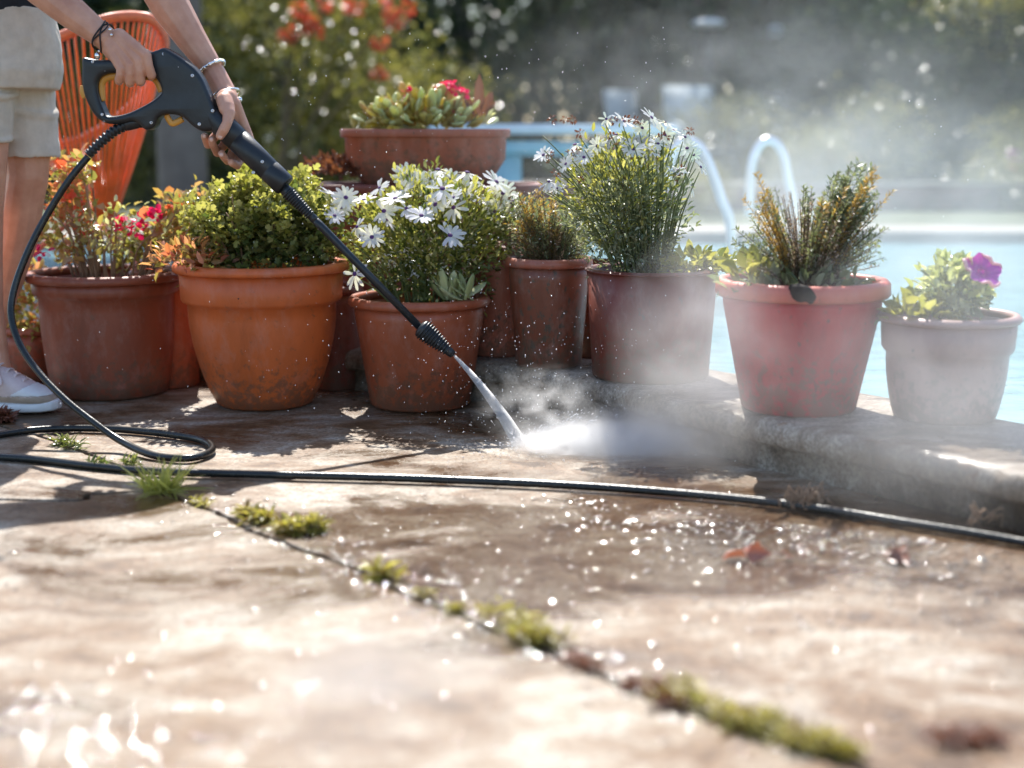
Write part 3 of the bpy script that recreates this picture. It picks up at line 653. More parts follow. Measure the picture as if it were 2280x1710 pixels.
# --- P8 small pot right
t8, c8, h8, r8 = potted('potted_plant', 'small grey-brown pot with a purple petunia, nearest the right edge', 'potted plant', 2113, 158, 716, 2108, 113, 950, ZL, 'collar', M['pot_grey'], lip=.016)
k8 = L(t8, 2128, 655)
foliage(t8, 300, (k8.x, 0, k8.z), (.072, .07, .062), T_leaf(.6), .026, M['leaf_grey'], inner=.1, up=.6)
foliage(t8, 160, (k8.x - .01, -.02, k8.z + .015), (.068, .06, .055), T_leaf(.6), .026, M['leaf_pale'], name='bright_foliage', inner=.5, up=.6)
foliage(t8, 60, (-.07, -.03, h8 - .005), (.07, .05, .02), T_leaf(.55), .04, M['leaf_yg'], name='low_leaf', zmin=-.1)
fl = link('flower', MB().build('x', M['purple']).data, t8); bpy.data.objects.remove(bpy.data.objects['x'])
mb = MB(); V = [(0, 0, -.35)]; n = 40
for ring, rr_ in enumerate((.22, .55, .85, 1.0)):
    for k in range(n):
        a = 2 * math.pi * k / n; w_ = 1 + .13 * math.cos(5 * a) * ring / 3; V.append((math.cos(a) * rr_ * w_, math.sin(a) * rr_ * w_, -.22 + .22 * ring / 3 + .09 * ring / 3 * math.sin(10 * a)))
Fc = [(0, 1 + k, 1 + (k + 1) % n) for k in range(n)]
for r_ in range(3):
    for k in range(n): Fc.append((1 + r_ * n + k, 1 + r_ * n + (k + 1) % n, 1 + (r_ + 1) * n + (k + 1) % n, 1 + (r_ + 1) * n + k))
mb.add(V, Fc); bpy.data.objects.remove(fl); fl = mb.build('flower', M['purple'], t8)
fl.location = L(t8, 2190, 600, -.09); fl.scale = (.037, .037, .037); fl.rotation_euler = Vector((.25, -.75, .75)).to_track_quat('Z', 'Y').to_euler()
for k0 in (0, 14, 26):
    mb = MB(); P = [Vector(V[1 + 3 * n + (k0 + j) % n]) + Vector((0, 0, .02)) for j in range(9)]; tube(mb, P, [.02, .06, .09, .1, .1, .1, .09, .06, .02], 6); mb.build('petal_edge', M['pinkedge'], fl)

# --- P9 long planter on a maroon planter
def rect_planter(t, wt, wb, dt, db, h, mat, ribs=True, lipm=None):
    b = MB(); seg = 96; V = []
    def ring(w, d, z, rib=0):
        o = []
        for k in range(seg):
            a = 2 * math.pi * k / seg; c, s = math.cos(a), math.sin(a); e_ = 5.0
            r = (abs(c) ** e_ + abs(s) ** e_) ** (-1 / e_); q = 1 - rib * (.5 + .5 * math.cos(k * math.pi * 2 / 4)) * .05
            o.append((c * r * w / 2 * q, s * r * d / 2 * q, z))
        return o
    R_ = [ring(wb * .96, db * .96, 0), ring(wb, db, .006, 1), ring(wb + (wt - wb) * .75, db + (dt - db) * .75, h * .45, 1), ring(wt * .95, dt * .95, h - .03, 1), ring(wt * .955, dt * .955, h - .022), ring(wt * .955, dt * .955, h - .02), ring(wt * .9, dt * .85, h - .02), ring(wt * .88, dt * .8, h - .04)]
    for r in R_: V += r
    Fc = [(i * seg + k, i * seg + (k + 1) % seg, (i + 1) * seg + (k + 1) % seg, (i + 1) * seg + k) for i in range(len(R_) - 1) for k in range(seg)]; Fc.append(tuple(range(seg))[::-1]); b.add(V, Fc)
    body = b.build('planter', mat, t)
    b = MB(); R_ = [ring(wt * .985, dt * .985, h - .024), ring(wt, dt, h - .02), ring(wt, dt, h - .004), ring(wt * .99, dt * .99, h), ring(wt * .93, dt * .88, h), ring(wt * .91, dt * .86, h - .024)]
    V = [p for r in R_ for p in r]; nn = len(R_); b.add(V, [(i * seg + k, i * seg + (k + 1) % seg, ((i + 1) % nn) * seg + (k + 1) % seg, ((i + 1) % nn) * seg + k) for i in range(nn) for k in range(seg)])
    b.build('rim', lipm or mat, body)
    b = MB(); b.add(ring(wt * .89, dt * .82, h - .033), [tuple(range(seg))]); b.build('soil', M['soil'], t)
Y9 = 4.15; q = PY(955, 410, Y9)
zb9 = PY(955, 408, Y9).z; w9 = (1135 - 765) / F * Y9
t10 = thing('potted_plant', 'tall maroon planter under the terracotta trough, rim just showing behind the daisies', 'planter', PS, (q.x, Y9, ZL))
rect_planter(t10, 500 / F * Y9, .5, .34, .28, zb9 - ZL, M['pot_maroon'])
foliage(t10, 260, (-.26, .0, zb9 - ZL + .02), (.10, .1, .05), T_leaf(.5), .03, M['leaf_brown'], zmin=0)
# a raised cross bar under the trough keeps it on the rim
t9 = thing('potted_plant', 'long ribbed terracotta trough with succulents, raised above all other pots', 'planter', PS, (PY(950, 410, Y9).x, Y9, zb9))
h9 = PY(950, 287, Y9 - .1).z - zb9
rect_planter(t9, w9, w9 * .77, .22, .16, h9, M['pot_pink'])
x9 = t9.location.x
P, D = shell(230, (-.02, 0, h9 + .01), (.18, .08, .075), .3, -.1)
inst(None, T_fat(.6, .2), P, frames(D + [0, 0, .4], .4), RNG.uniform(.03, .052, len(P))).build('foliage', M['succulent'], t9)
P, D = shell(60, (.0, -.02, h9 + .02), (.17, .08, .06), .6, -.1)
inst(None, T_fat(.6, .2), P, frames(D + [0, 0, .4], .4), RNG.uniform(.03, .055, len(P))).build('pale_foliage', M['leaf_pale'], t9)
cluster(t9, [L(t9, u, v, -.02) for u, v in ((985, 195), (1000, 188), (1015, 200), (975, 205), (1030, 208), (910, 210), (920, 212), (1012, 256), (1003, 192))], M['magenta'], 'flower', .012, 14, .014)
P = np.array([tuple(L(t9, u, 262, 0)) for u in (1066, 1070, 1060, 1078, 1085)]); D = np.array([[.02, 0, 1], [.3, -.1, .8], [-.45, -.1, .9], [.5, -.2, .7], [.15, .2, .8]])
inst(None, T_leaf(.26, .08, .05), P, frames(D, 0, np.array([[0, -1, .1]] * 5)), np.array([.125, .08, .09, .06, .08])).build('tall_leaf', M['leaf_brown'], t9)
P = np.array([tuple(L(t9, u, 280, -.03)) for u in (1075, 1082)]); inst(None, T_leaf(.28), P, frames(np.array([[.5, -.3, .6], [.2, -.3, .6]]), 0), .06).build('pale_leaf', M['leaf_pale'], t9)

# ================================================================== CHAIR
tc = thing('string_chair', 'round orange string lounge chair behind the person', 'chair', None, (PY(230, 500, 4.35).x, 4.35, 0))
def LC(u, v, y): return PY(u, v, y) - tc.location
rimP = [LC(108, 98, 4.22), LC(165, 69, 4.18), LC(240, 42, 4.15), LC(300, 36, 4.18), LC(345, 50, 4.26), LC(366, 100, 4.42), LC(345, 175, 4.62), LC(275, 250, 4.82), LC(200, 300, 4.92), LC(135, 320, 4.92), LC(80, 300, 4.82), LC(50, 230, 4.6), LC(62, 150, 4.36)]
rim = catmull(rimP, 12, True); mb = MB()
rs = [.0135 + .0013 * math.sin(i * 2.4) for i in range(len(rim) * 4)]; rim4 = catmull(rimP, 48, True)
tube(mb, rim4, [(.0155 if (i // 2) % 2 else .0138) for i in range(len(rim4))], 10, closed=True); mb.build('rim', M['orange_rim'], tc)
mb = MB(); bc = LC(212, 485, 4.36); nb = 64
ring = [bc + Vector((math.cos(2 * math.pi * k / nb) * .06, math.sin(2 * math.pi * k / nb) * .05, 0)) for k in range(nb)]
for k in range(52):
    i = int(len(rim) * k / 52); p = rim[i]; d = p - bc; a = math.atan2(d.y, d.x) / (2 * math.pi); b = ring[int(a * nb) % nb]
    m = p.lerp(b, .5) + Vector((0, 0, -.012)) + (Vector((d.x, d.y, 0)) * .03)
    cv = catmull([p, m, b], 4); tube(mb, cv, .0042, 6)
mb.build('cords', M['orange_cord'], tc)
mb = MB(); tube(mb, ring, .009, 8, closed=True)
for sx, sy in ((-.28, -.2), (.22, -.22), (-.02, .3)):
    tube(mb, catmull([bc + Vector((sx * .2, sy * .2, .0)), Vector((sx, sy, .2)), Vector((sx * 1.2, sy * 1.2, .0))], 5), .009, 8)
mb.build('leg_frame', M['steel_leg'], tc)

# ================================================================== PERSON
pp = thing('person', 'person in beige shorts and black shirt holding the spray gun with both hands', 'person', None, (PY(-30, 900, 3.5).x, 3.5, 0))
pl = pp.location
def yg(u): return 3.27 - .00012 * (u - 150)
def W(u, v, y): return PY(u, v, y) - pl
def G(u, v, dy=0): return W(u, v, yg(u) + dy)
B = MB()
# legs
chain(B, [(W(40, 120, 3.56), .085), (W(58, 290, 3.56), .064), (W(62, 390, 3.55), .050), (W(52, 450, 3.56), .049), (W(42, 520, 3.58), .050), (W(18, 620, 3.59), .040), (W(-12, 720, 3.58), .030), (W(-34, 820, 3.56), .031), (W(-40, 880, 3.56), .034)])
chain(B, [(W(-50, 120, 3.45), .085), (W(-38, 290, 3.43), .062), (W(-34, 380, 3.42), .050), (W(-38, 470, 3.43), .047), (W(-38, 560, 3.45), .046), (W(-26, 680, 3.46), .035), (W(-8, 785, 3.46), .029), (W(-4, 840, 3.45), .033)])
chain(B, [(W(-4, 840, 3.45), .033), (W(18, 872, 3.43), .024)])

# trunk, neck, head (above the frame)
chain(B, [(W(-30, 40, 3.5), .12), (W(-60, -120, 3.5), .11), (W(-60, -260, 3.46), .125), (W(-50, -330, 3.44), .11)])
chain(B, [(W(-50, -330, 3.44), .06), (W(0, -420, 3.40), .052), (W(25, -470, 3.39), .055)])
hd = W(40, -520, 3.38)
ball(B, hd, .105, 3, (.93, .78, 1.12)); ball(B, hd + Vector((.035, -.01, -.06)), .062, 2, (1, .9, .9)); ball(B, hd + Vector((.103, -.02, -.03)), .014, 2, (1.1, .8, 1.3))
ball(B, hd + Vector((.0, -.083, -.01)), .026, 2, (.8, .35, 1.2)); ball(B, hd + Vector((.0, .083, -.01)), .026, 2, (.8, .35, 1.2))
ball(B, hd + Vector((.085, -.02, -.068)), .022, 2, (.7, 1.1, .45)); ball(B, hd + Vector((.088, -.02, .012)), .03, 2, (.5, 1.8, .4))
# arm holding the trigger
chain(B, [(W(-60, -300, 3.34), .062), (W(-30, -180, 3.32), .050), (W(28, -88, 3.31), .041), (W(90, -30, 3.29), .043), (W(160, 28, 3.275), .037), (W(212, 68, 3.262), .0295), (G(236, 86, -.008), .0275)])
chain(B, [(G(232, 84, -.002), .026), (G(262, 112, -.008), .030), (G(292, 128, -.014), .024)])
mc = [((244, 98), (270, 153)), ((252, 92), (290, 146)), ((262, 84), (309, 136)), ((266, 80), (326, 124))]
pip = [(265, 178), (289, 182), (313, 180), (337, 167)]
for i, ((w0, k0), p0) in enumerate(zip(mc, pip)):
    rr_ = (.0100, .0106, .0109, .0105)[i]
    chain(B, [(G(*w0, -.016), .017), (G((w0[0] + k0[0]) / 2, (w0[1] + k0[1]) / 2, -.026), .0145), (G(*k0, -.036), rr_ * 1.12), (G((k0[0] + p0[0]) / 2, (k0[1] + p0[1]) / 2 + 1, -.0375), rr_ * .93), (G(*p0, -.030), rr_ * 1.03)])
    chain(B, [(G(*p0, -.030), rr_ * 1.0), (G(p0[0], p0[1] + 3, -.004), rr_ * .92), (G(p0[0] + 1, p0[1] - 6, .016), rr_ * .85), (G(p0[0] + 2, p0[1] - 22, .027), rr_ * .78)])
chain(B, [(G(246, 90, .01), .018), (G(272, 100, .03), .0135), (G(304, 112, .040), .0115), (G(332, 122, .040), .010)])
# arm on the barrel
chain(B, [(W(60, -330, 3.5), .066), (W(180, -240, 3.44), .052), (W(300, -120, 3.38), .046), (W(345, -50, 3.36), .049), (W(383, 20, 3.35), .045), (W(425, 85, 3.34), .036), (W(470, 150, 3.33), .0265), (W(500, 205, 3.31), .026), (W(508, 228, 3.29), .026)])
yb = .0
chain(B, [(G(505, 222, .02), .025), (G(512, 250, .024), .022), (G(522, 275, .040), .020), (G(530, 300, .047), .018)])
chain(B, [(G(500, 224, .0), .019), (G(505, 240, -.014), .0185), (G(510, 252, -.026), .0145), (G(506, 273, -.040), .0110), (G(498, 289, -.043), .0116), (G(490, 302, -.041), .0098)])   # thumb
chain(B, [(G(520, 232, .022), .017), (G(536, 268, .036), .0145), (G(551, 298, .040), .0115), (G(562, 322, .037), .0085)])
for P3 in ([(505, 262, .045), (482, 300, .046), (463, 322, .028), (456, 304, .004)], [(516, 276, .046), (500, 322, .048), (484, 340, .026), (474, 322, -.002), (472, 311, -.010)], [(528, 294, .047), (518, 342, .046), (507, 358, .022), (499, 350, -.002), (494, 343, -.010)], [(540, 312, .046), (536, 352, .042), (528, 368, .020), (516, 362, -.0)]):
    r0 = [.0125, .0105, .0098, .0090, .0088]; chain(B, [(G(*p), r0[min(i, 4)]) for i, p in enumerate(P3)])
body = organic(B, 'body', M['skin'], pp, .0022, 2)
mb = MB()
nr = (G(490, 298, -.05) - G(503, 272, -.05)).normalized()
ball(mb, G(490, 303, -.0485), .0075, 2, (.75, .35, 1)); ball(mb, G(455, 303, -.0045), .0055, 2, (.8, .3, 1)); ball(mb, G(471, 311, -.018), .0055, 2, (.8, .3, 1)); ball(mb, G(493, 345, -.018), .0055, 2, (.9, .3, .9))
mb.build('nail', M['nail'], body)
mb = MB()
for s in (-1, 1): ball(mb, hd + Vector((.082, s * .032 - .015, .002)), .013, 2)
mb.build('eye', M['eye'], body)
mb = MB(); ball(mb, hd + Vector((-.018, 0, .03)), .112, 3, (.95, .82, 1.05)); ball(mb, hd + Vector((-.07, 0, -.04)), .07, 2, (.8, 1, 1.2)); organic(mb, 'hair', M['hair'], body, .008, 2, (.02, .01))
# shorts
B = MB()
loft(B, [(W(-25, 20, 3.5), .155, .125, 0), (W(-22, 90, 3.5), .165, .135, 0), (W(-15, 160, 3.5), .165, .14, 0), (W(-10, 200, 3.5), .15, .13, 0)])
loft(B, [(W(30, 60, 3.56), .070, .085, 0), (W(38, 150, 3.56), .085, .09, 0), (W(46, 240, 3.56), .083, .086, 0), (W(55, 300, 3.56), .081, .082, 0), (W(60, 345, 3.555), .080, .080, .0), (W(61, 352, 3.555), .078, .078, 0), (W(60, 340, 3.555), .066, .066, 0)])
loft(B, [(W(-50, 100, 3.45), .085, .09, 0), (W(-48, 200, 3.44), .083, .085, 0), (W(-44, 290, 3.43), .074, .076, 0), (W(-43, 312, 3.43), .072, .074, 0), (W(-43, 300, 3.43), .06, .06, 0)])
def cuff(c, rx, ry, r, tl):
    c = Vector(c); P = [c + Vector((math.cos(a) * rx, math.sin(a) * ry, -math.cos(a) * rx * tl + .004 * math.sin(3 * a))) for a in [2 * math.pi * k / 40 for k in range(40)]]; tube(B, P, r, 8, closed=True)
cuff(W(47, 246, 3.56), .080, .084, .009, .10); cuff(W(48, 252, 3.56), .080, .084, .0075, .10); cuff(W(-46, 215, 3.44), .083, .084, .009, -.05); cuff(W(-43, 310, 3.43), .071, .073, .006, 0)
organic(B, 'shorts', M['shorts'], pp, .004, 3, (.05, .007))
B = MB(); loft(B, [(W(-32, 34, 3.5), .158, .135, .06), (W(-35, 0, 3.5), .155, .135, 0), (W(-60, -120, 3.5), .15, .125, 0), (W(-60, -250, 3.47), .17, .14, 0), (W(-55, -330, 3.44), .12, .12, 0), (W(-45, -360, 3.43), .07, .07, 0)])
chain(B, [(W(-60, -300, 3.34), .078), (W(-42, -220, 3.33), .068)]); chain(B, [(W(30, -340, 3.5), .075), (W(130, -280, 3.46), .066)])
organic(B, 'shirt', M['shirt'], pp, .007, 3, (.07, .012))
# shoe (near foot)
def shoe(ank, toe, yc, hid=False):
    a = W(*ank, yc); tpt = W(*toe, yc - .02); d = Vector((tpt.x - a.x, tpt.y - a.y, 0)); Ld = d.length; d.normalize(); s = Vector((-d.y, d.x, 0)); g0 = Vector((a.x, a.y, 0))
    def Q(x, y, z): return g0 + d * x + s * y + Vector((0, 0, z))
    def ringset(rows, seg=20):
        V = []
        for x, hw_, zlo, zhi, p_ in rows:
            for k in range(seg):
                an = 2 * math.pi * k / seg; c, sn = math.cos(an), math.sin(an)
                V.append(Q(x, (abs(c) ** .8) * (1 if c > 0 else -1) * hw_, (zlo + zhi) / 2 + (abs(sn) ** p_) * (1 if sn > 0 else -1) * (zhi - zlo) / 2))
        Fc = [(i * seg + k, i * seg + (k + 1) % seg, (i + 1) * seg + (k + 1) % seg, (i + 1) * seg + k) for i in range(len(rows) - 1) for k in range(seg)]
        Fc += [tuple(range(seg))[::-1], tuple((len(rows) - 1) * seg + k for k in range(seg))]; return V, Fc
    sh = [(-.085, .02, .03, .075, .8), (-.075, .033, .02, .09, .8), (-.03, .038, .02, .115, .8), (.01, .040, .02, .128, .8), (.045, .044, .02, .112, .8), (.085, .048, .02, .088, .8), (.12, .048, .02, .068, .8), (.15, .042, .02, .056, .8), (.168, .026, .022, .045, .8), (.174, .01, .026, .036, .8)]
    b = MB(); b.add(*ringset(sh)); up_ = organic(b, 'shoe', M['shoe'], pp, .003, 3)
    b = MB(); so = [(-.095, .02, .006, .034, .4), (-.085, .036, .004, .034, .4), (-.03, .042, .003, .032, .4), (.05, .047, .003, .03, .4), (.11, .051, .003, .03, .4), (.15, .045, .004, .032, .4), (.175, .030, .007, .034, .4), (.184, .012, .012, .034, .4)]
    b.add(*ringset(so)); organic(b, 'sole', M['shoe_white'], up_, .0025, 2)
    def patch(nm, mt, cond, th=.0018):
        me = up_.data; V = []; Fc = []; ix = {}
        for f in me.polygons:
            q = f.center - g0
            if not cond(q.dot(d), q.z): continue
            for vi in f.vertices:
                if vi not in ix: v = me.vertices[vi]; ix[vi] = len(V); V.append(v.co + v.normal * th)
            Fc.append([ix[vi] for vi in f.vertices])
        m_ = MB(); m_.add(V, Fc); o = m_.build(nm, mt, up_); sm_ = o.modifiers.new('t', 'SOLIDIFY'); sm_.thickness = .003; return o
    patch('toe_guard', M['shoe_tan'], lambda x, z: x > -.03 and .024 < z < .045 - max(0, .03 - x) * .2)
    patch('toe_cap', M['shoe_white'], lambda x, z: x > .075 and .0455 < z < .045 + (x - .075) * .55)
    b = MB()
    for i in range(5):
        x = .018 + i * .019; z = .128 - i * .0125
        tube(b, catmull([Q(x, -.034, z - .030), Q(x + .004, -.018, z - .002), Q(x + .006, 0, z + .004), Q(x + .004, .02, z - .002)], 4), .0033, 6, flat=.6)
        tube(b, catmull([Q(x + .012, -.036, z - .034), Q(x + .002, -.01, z + .002), Q(x - .004, .018, z - .0)], 4), .0033, 6, flat=.6)
    for P in ([(.015, -.01, .137), (.01, -.045, .13), (.0, -.058, .095), (.02, -.05, .1), (.015, -.012, .137)], [(.015, -.01, .137), (.035, -.045, .128), (.055, -.058, .08), (.06, -.05, .085), (.03, -.02, .135)], [(.015, -.01, .137), (-.01, -.05, .11), (-.03, -.062, .06)], [(.02, -.01, .137), (.05, -.042, .11), (.045, -.06, .055)]):
        tube(b, catmull([Q(*p) for p in P], 6), .0036, 6, flat=.6)
    b.build('lace', M['lace'], up_)
shoe((-28, 860), (130, 900), 3.44); shoe((-64, 860), (10, 900), 3.60)
# bracelets
def bangle(c, axis, r, thick, mat, name, seg=40, sq=1.0, parent=None, wv=0):
    ax = Vector(axis).normalized(); x = ax.cross(Vector((0, 1, 0))).normalized(); y = ax.cross(x); b = MB()
    P = [Vector(c) + x * math.cos(a) * r * sq + y * math.sin(a) * r + ax * wv * math.sin(2 * a) for a in [2 * math.pi * k / seg for k in range(seg)]]
    tube(b, P, thick, 8, closed=True); return b, P, name, mat
ax1 = G(240, 90) - G(200, 55)
for dv, wv in ((-.006, .006), (.006, -.005), (0, .011)):
    b, P, nme, mt = bangle(G(230, 82, -.004) + ax1.normalized() * dv, ax1 + Vector((.01, 0, .018)), .0325, .0017, M['cord'], 'x', wv=wv); b.build('cord_bracelet', mt, body)
mb = MB(); ball(mb, G(217, 124, -.012), .0065, 2, (1, .8, 1.3)); ball(mb, G(221, 114, -.02), .0035); ball(mb, G(245, 66, -.036), .0042); ball(mb, G(248, 78, -.036), .0036); mb.build('charm', M['silver'], body)
b, P, n_, m_ = bangle(W(472, 152, 3.325), W(500, 205, 3.31) - W(445, 110, 3.335), .030, .0036, M['silver'], 'x')
for k in range(0, 40, 3): ball(b, P[k], .0056, 1)
b.build('silver_bracelet', M['silver'], body)
b, P, n_, m_ = bangle(W(503, 212, 3.305), W(512, 240, 3.30) - W(496, 195, 3.315), .0325, .0026, M['silver'], 'x'); ball(b, W(533, 222, 3.27), .0068, 2); b.build('silver_bangle', M['silver'], body)

# ================================================================== SPRAY GUN
gun = thing('pressure_washer_gun', 'black pressure washer gun with long lance and ribbed cone nozzle held in both hands', 'pressure washer', None, tuple(PY(400, 230, yg(400))))
gl = gun.location
def K(x, y, dy=0): u, v = x / 2.9105, y / 2.9105; return PY(u, v, yg(u) + dy) - gl
def plate(outer, holes, half, bev, name, mat, parent):
    """flat outline with holes, given real thickness and rounded edges"""
    cu = bpy.data.curves.new('c', 'CURVE'); cu.dimensions = '2D'; cu.fill_mode = 'BOTH'; cu.extrude = half - bev; cu.bevel_depth = bev; cu.offset = -bev; cu.bevel_resolution = 3
    for loop in [outer] + holes:
        P = catmull([Vector((x, y, 0)) for x, y in loop], 5, True)
        sp = cu.splines.new('POLY'); sp.points.add(len(P) - 1); sp.use_cyclic_u = True
        for i, p in enumerate(P): sp.points[i].co = (p.x, p.y, 0, 1)
    t = bpy.data.objects.new('t', cu); C.objects.link(t)
    dg = bpy.context.evaluated_depsgraph_get(); me = bpy.data.meshes.new_from_object(t.evaluated_get(dg)); bpy.data.objects.remove(t)
    k = 1 / 2.9105 / F * 3.25; P0 = K(1000, 600); Q = (K(1100, 600) - P0) / 100; Rr = (K(1000, 700) - P0) / 100
    n = Q.cross(Rr).normalized()
    for v in me.vertices:
        x, y, z = v.co.x / k, v.co.y / k, v.co.z; v.co = P0 + Q * (x - 1000) + Rr * (y - 600) + n * z
    me.materials.clear(); me.materials.append(mat); me.polygons.foreach_set('use_smooth', [True] * len(me.polygons)); me.name = name
    bm = bmesh.new(); bm.from_mesh(me); bmesh.ops.remove_doubles(bm, verts=bm.verts[:], dist=1e-5); bmesh.ops.recalc_face_normals(bm, faces=bm.faces[:]); bm.to_mesh(me); bm.free()
    o = link(name, me, parent); m = o.modifiers.new('e', 'EDGE_SPLIT'); m.split_angle = R(40); return o
kk = 1 / 2.9105 / F * 3.25
def sc_(L_): return [(x * kk, y * kk) for x, y in L_]
outer = [(553, 378), (600, 382), (660, 392), (760, 385), (860, 368), (960, 350), (1030, 330), (1078, 314), (1140, 345), (1210, 392), (1270, 440), (1320, 505), (1355, 580), (1385, 650), (1415, 715), (1440, 760), (1420, 830), (1370, 850), (1320, 850), (1260, 815), (1205, 765), (1150, 745), (1085, 742), (1040, 770), (1020, 815), (985, 842), (950, 838), (915, 805), (870, 790), (820, 800), (750, 806), (690, 796), (640, 762), (600, 705), (565, 625), (548, 540), (548, 450)]
hole = [(662, 650), (646, 590), (646, 540), (668, 500), (720, 478), (800, 472), (900, 470), (985, 478), (1035, 520), (1062, 580), (1055, 610), (1000, 655), (920, 700), (840, 735), (760, 752), (705, 748), (680, 700)]
hs = plate(sc_(outer), [sc_(hole)], .0215, .010, 'gun_body', M['black_plastic'], gun)
# rounded shell where the gun swells towards the barrel
mb = MB(); ax_s, ax_e = K(1150, 530), K(1850, 1205); axd = (ax_e - ax_s); AL = axd.length
prof = [(.001, -.0), (.012, .002), (.015, .03), (.018, .06), (.0205, .085), (.0215, .105), (.0262, .125), (.0283, .14), (.0285, .15), (.0278, .185), (.0272, .1855), (.0272, .187), (.0278, .1875), (.0262, AL - .052), (.0256, AL - .051), (.0256, AL - .049), (.0262, AL - .048), (.0262, AL - .004), (.024, AL), (.001, AL)]
lathe(mb, prof, 40, ax_s, axd); mb.build('barrel', M['black_plastic'], gun)
mb = MB()
for x, y in ((600, 400), (1060, 350), (980, 795), (662, 742)):
    p = K(x, y, -.0216); lathe(mb, [(.0001, -.0005), (.0034, -.0005), (.0034, .0012), (.0014, .0012), (.0014, .0004), (.0001, .0004)], 12, p + Vector((0, .0006, 0)), (0, -1, 0))
for x, y, d in ((1247, 490, -.0218), (1378, 718, -.0262), (1292, 805, -.0222), (1700, 1048, -.0255), (1642, 1118, -.0245)):
    lathe(mb, [(.0001, -.002), (.0038, -.002), (.0038, .0012), (.0014, .0012), (.0014, .0004), (.0001, .0004)], 12, K(x, y, d), (0, -1, .1))
mb.build('screw', M['screw'], gun)
mb = MB()
tube(mb, catmull([K(660, 655), K(656, 560), K(672, 515), (K(715, 496)), K(790, 492), K(900, 492), K(985, 500), K(1025, 540), K(1048, 595)], 6), .0052, 8, flat=1.7)
mb.build('trigger', M['yellow'], gun)
mb = MB(); tube(mb, catmull([K(1078, 745), K(1100, 785), K(1125, 800), K(1185, 770)], 5), .0028, 8, flat=2.5); mb.build('safety_catch', M['yellow'], gun); mb = MB(); tube(mb, catmull([K(548, 560), K(543, 595), K(558, 630)], 4), .0045, 8, flat=2.2); mb.build('lock_button', M['yellow'], gun)
# hose connector and coil guard
mb = MB(); a, b_2 = K(985, 770), K(800, 815); lathe(mb, [(.0001, 0), (.014, 0), (.014, .03), (.0125, .034), (.0135, .036), (.0135, .06), (.011, .064), (.0001, .064)], 24, a, b_2 - a)
mb.build('hose_connector', M['black_plastic'], gun)
mb = MB(); g_ = catmull([K(830, 805), K(740, 850), K(650, 925), K(575, 1000)], 40); rr2 = []
for i in range(len(g_)): rr2.append((.0128 if (i % 10) < 5 else .0088) * (1 - .12 * i / len(g_)))
tube(mb, g_, rr2, 14); mb.build('coil_guard', M['black_plastic'], gun)
# lance
def src(u, v, dy=0): return PY(u, v, yg(u) + dy) - gl
l0, l1 = src(634, 421), src(938, 732); ld = (l1 - l0).normalized(); LL = (l1 - l0).length
mb = MB(); prof = [(.0001, -.01), (.0135, -.01), (.0135, .008)]
for k in range(12): r_ = .0165 - .0052 * k / 12; z = .01 + k * .0062; prof += [(r_ - .003, z), (r_, z + .0008), (r_, z + .0032), (r_ - .003, z + .004)]
prof += [(.0098, .09), (.0088, .1)]; lathe(mb, prof, 28, l0, ld); mb.build('strain_relief', M['black_plastic'], gun)
mb = MB(); lathe(mb, [(.0088, .08), (.0092, .12), (.0088, .2), (.0086, LL + .01)], 24, l0, ld); mb.build('lance', M['black_gloss'], gun)
mb = MB(); n0, n1 = src(934, 727), src(1010, 791); nd = n1 - n0; NL = nd.length
prof = [(.0001, 0), (.013, 0), (.021, .005), (.0225, .009)]
for k in range(11): r_ = .0235 - .0125 * (k / 11) ** 1.4; z = .011 + k * .0068; prof += [(r_ - .0028, z), (r_ + .0012, z + .0012), (r_ + .0012, z + .0028), (r_ - .0028, z + .0042)]
prof += [(.0105, .088), (.0085, NL - .002), (.004, NL), (.0001, NL)]
lathe(mb, prof, 40, n0, nd, wob=lambda a, z: 1 + (.03 * math.sin(a * 12) if .02 < z < .085 else 0)); mb.build('nozzle', M['black_plastic'], gun)

# ================================================================== HOSE
def D1(x, y): return x * 1.03074, y * 1.03074
hp = []
for x, y, d in ((191, 338, 3.262), (150, 388, 3.25), (103, 462, 3.24), (62, 540, 3.22), (32, 620, 3.20), (24, 680, 3.18), (42, 742, 3.15), (82, 802, 3.11), (140, 862, 3.06), (200, 910, 3.02), (262, 953, 2.98)): hp.append(PY(*D1(x, y), d))
for x, y in ((330, 983), (400, 990), (445, 981), (458, 966), (430, 949), (350, 936), (250, 927), (150, 925), (60, 930), (-40, 946), (-160, 968), (-170, 985), (-60, 985), (60, 991), (200, 1007), (350, 1019), (600, 1026), (900, 1034), (1200, 1047), (1450, 1064), (1700, 1089), (1950, 1128), (2212, 1172), (2500, 1235)): hp.append(PZ(*D1(x, y), .0095))
hp[10].z = max(hp[10].z, .012)
for p in hp: p.z = max(p.z, .0095)
mb = MB(); tube(mb, catmull(hp, 14), .0080, 14); tag(mb.build('hose', M['hose']), 'long black rubber hose looping on the wet paving', 'hose')

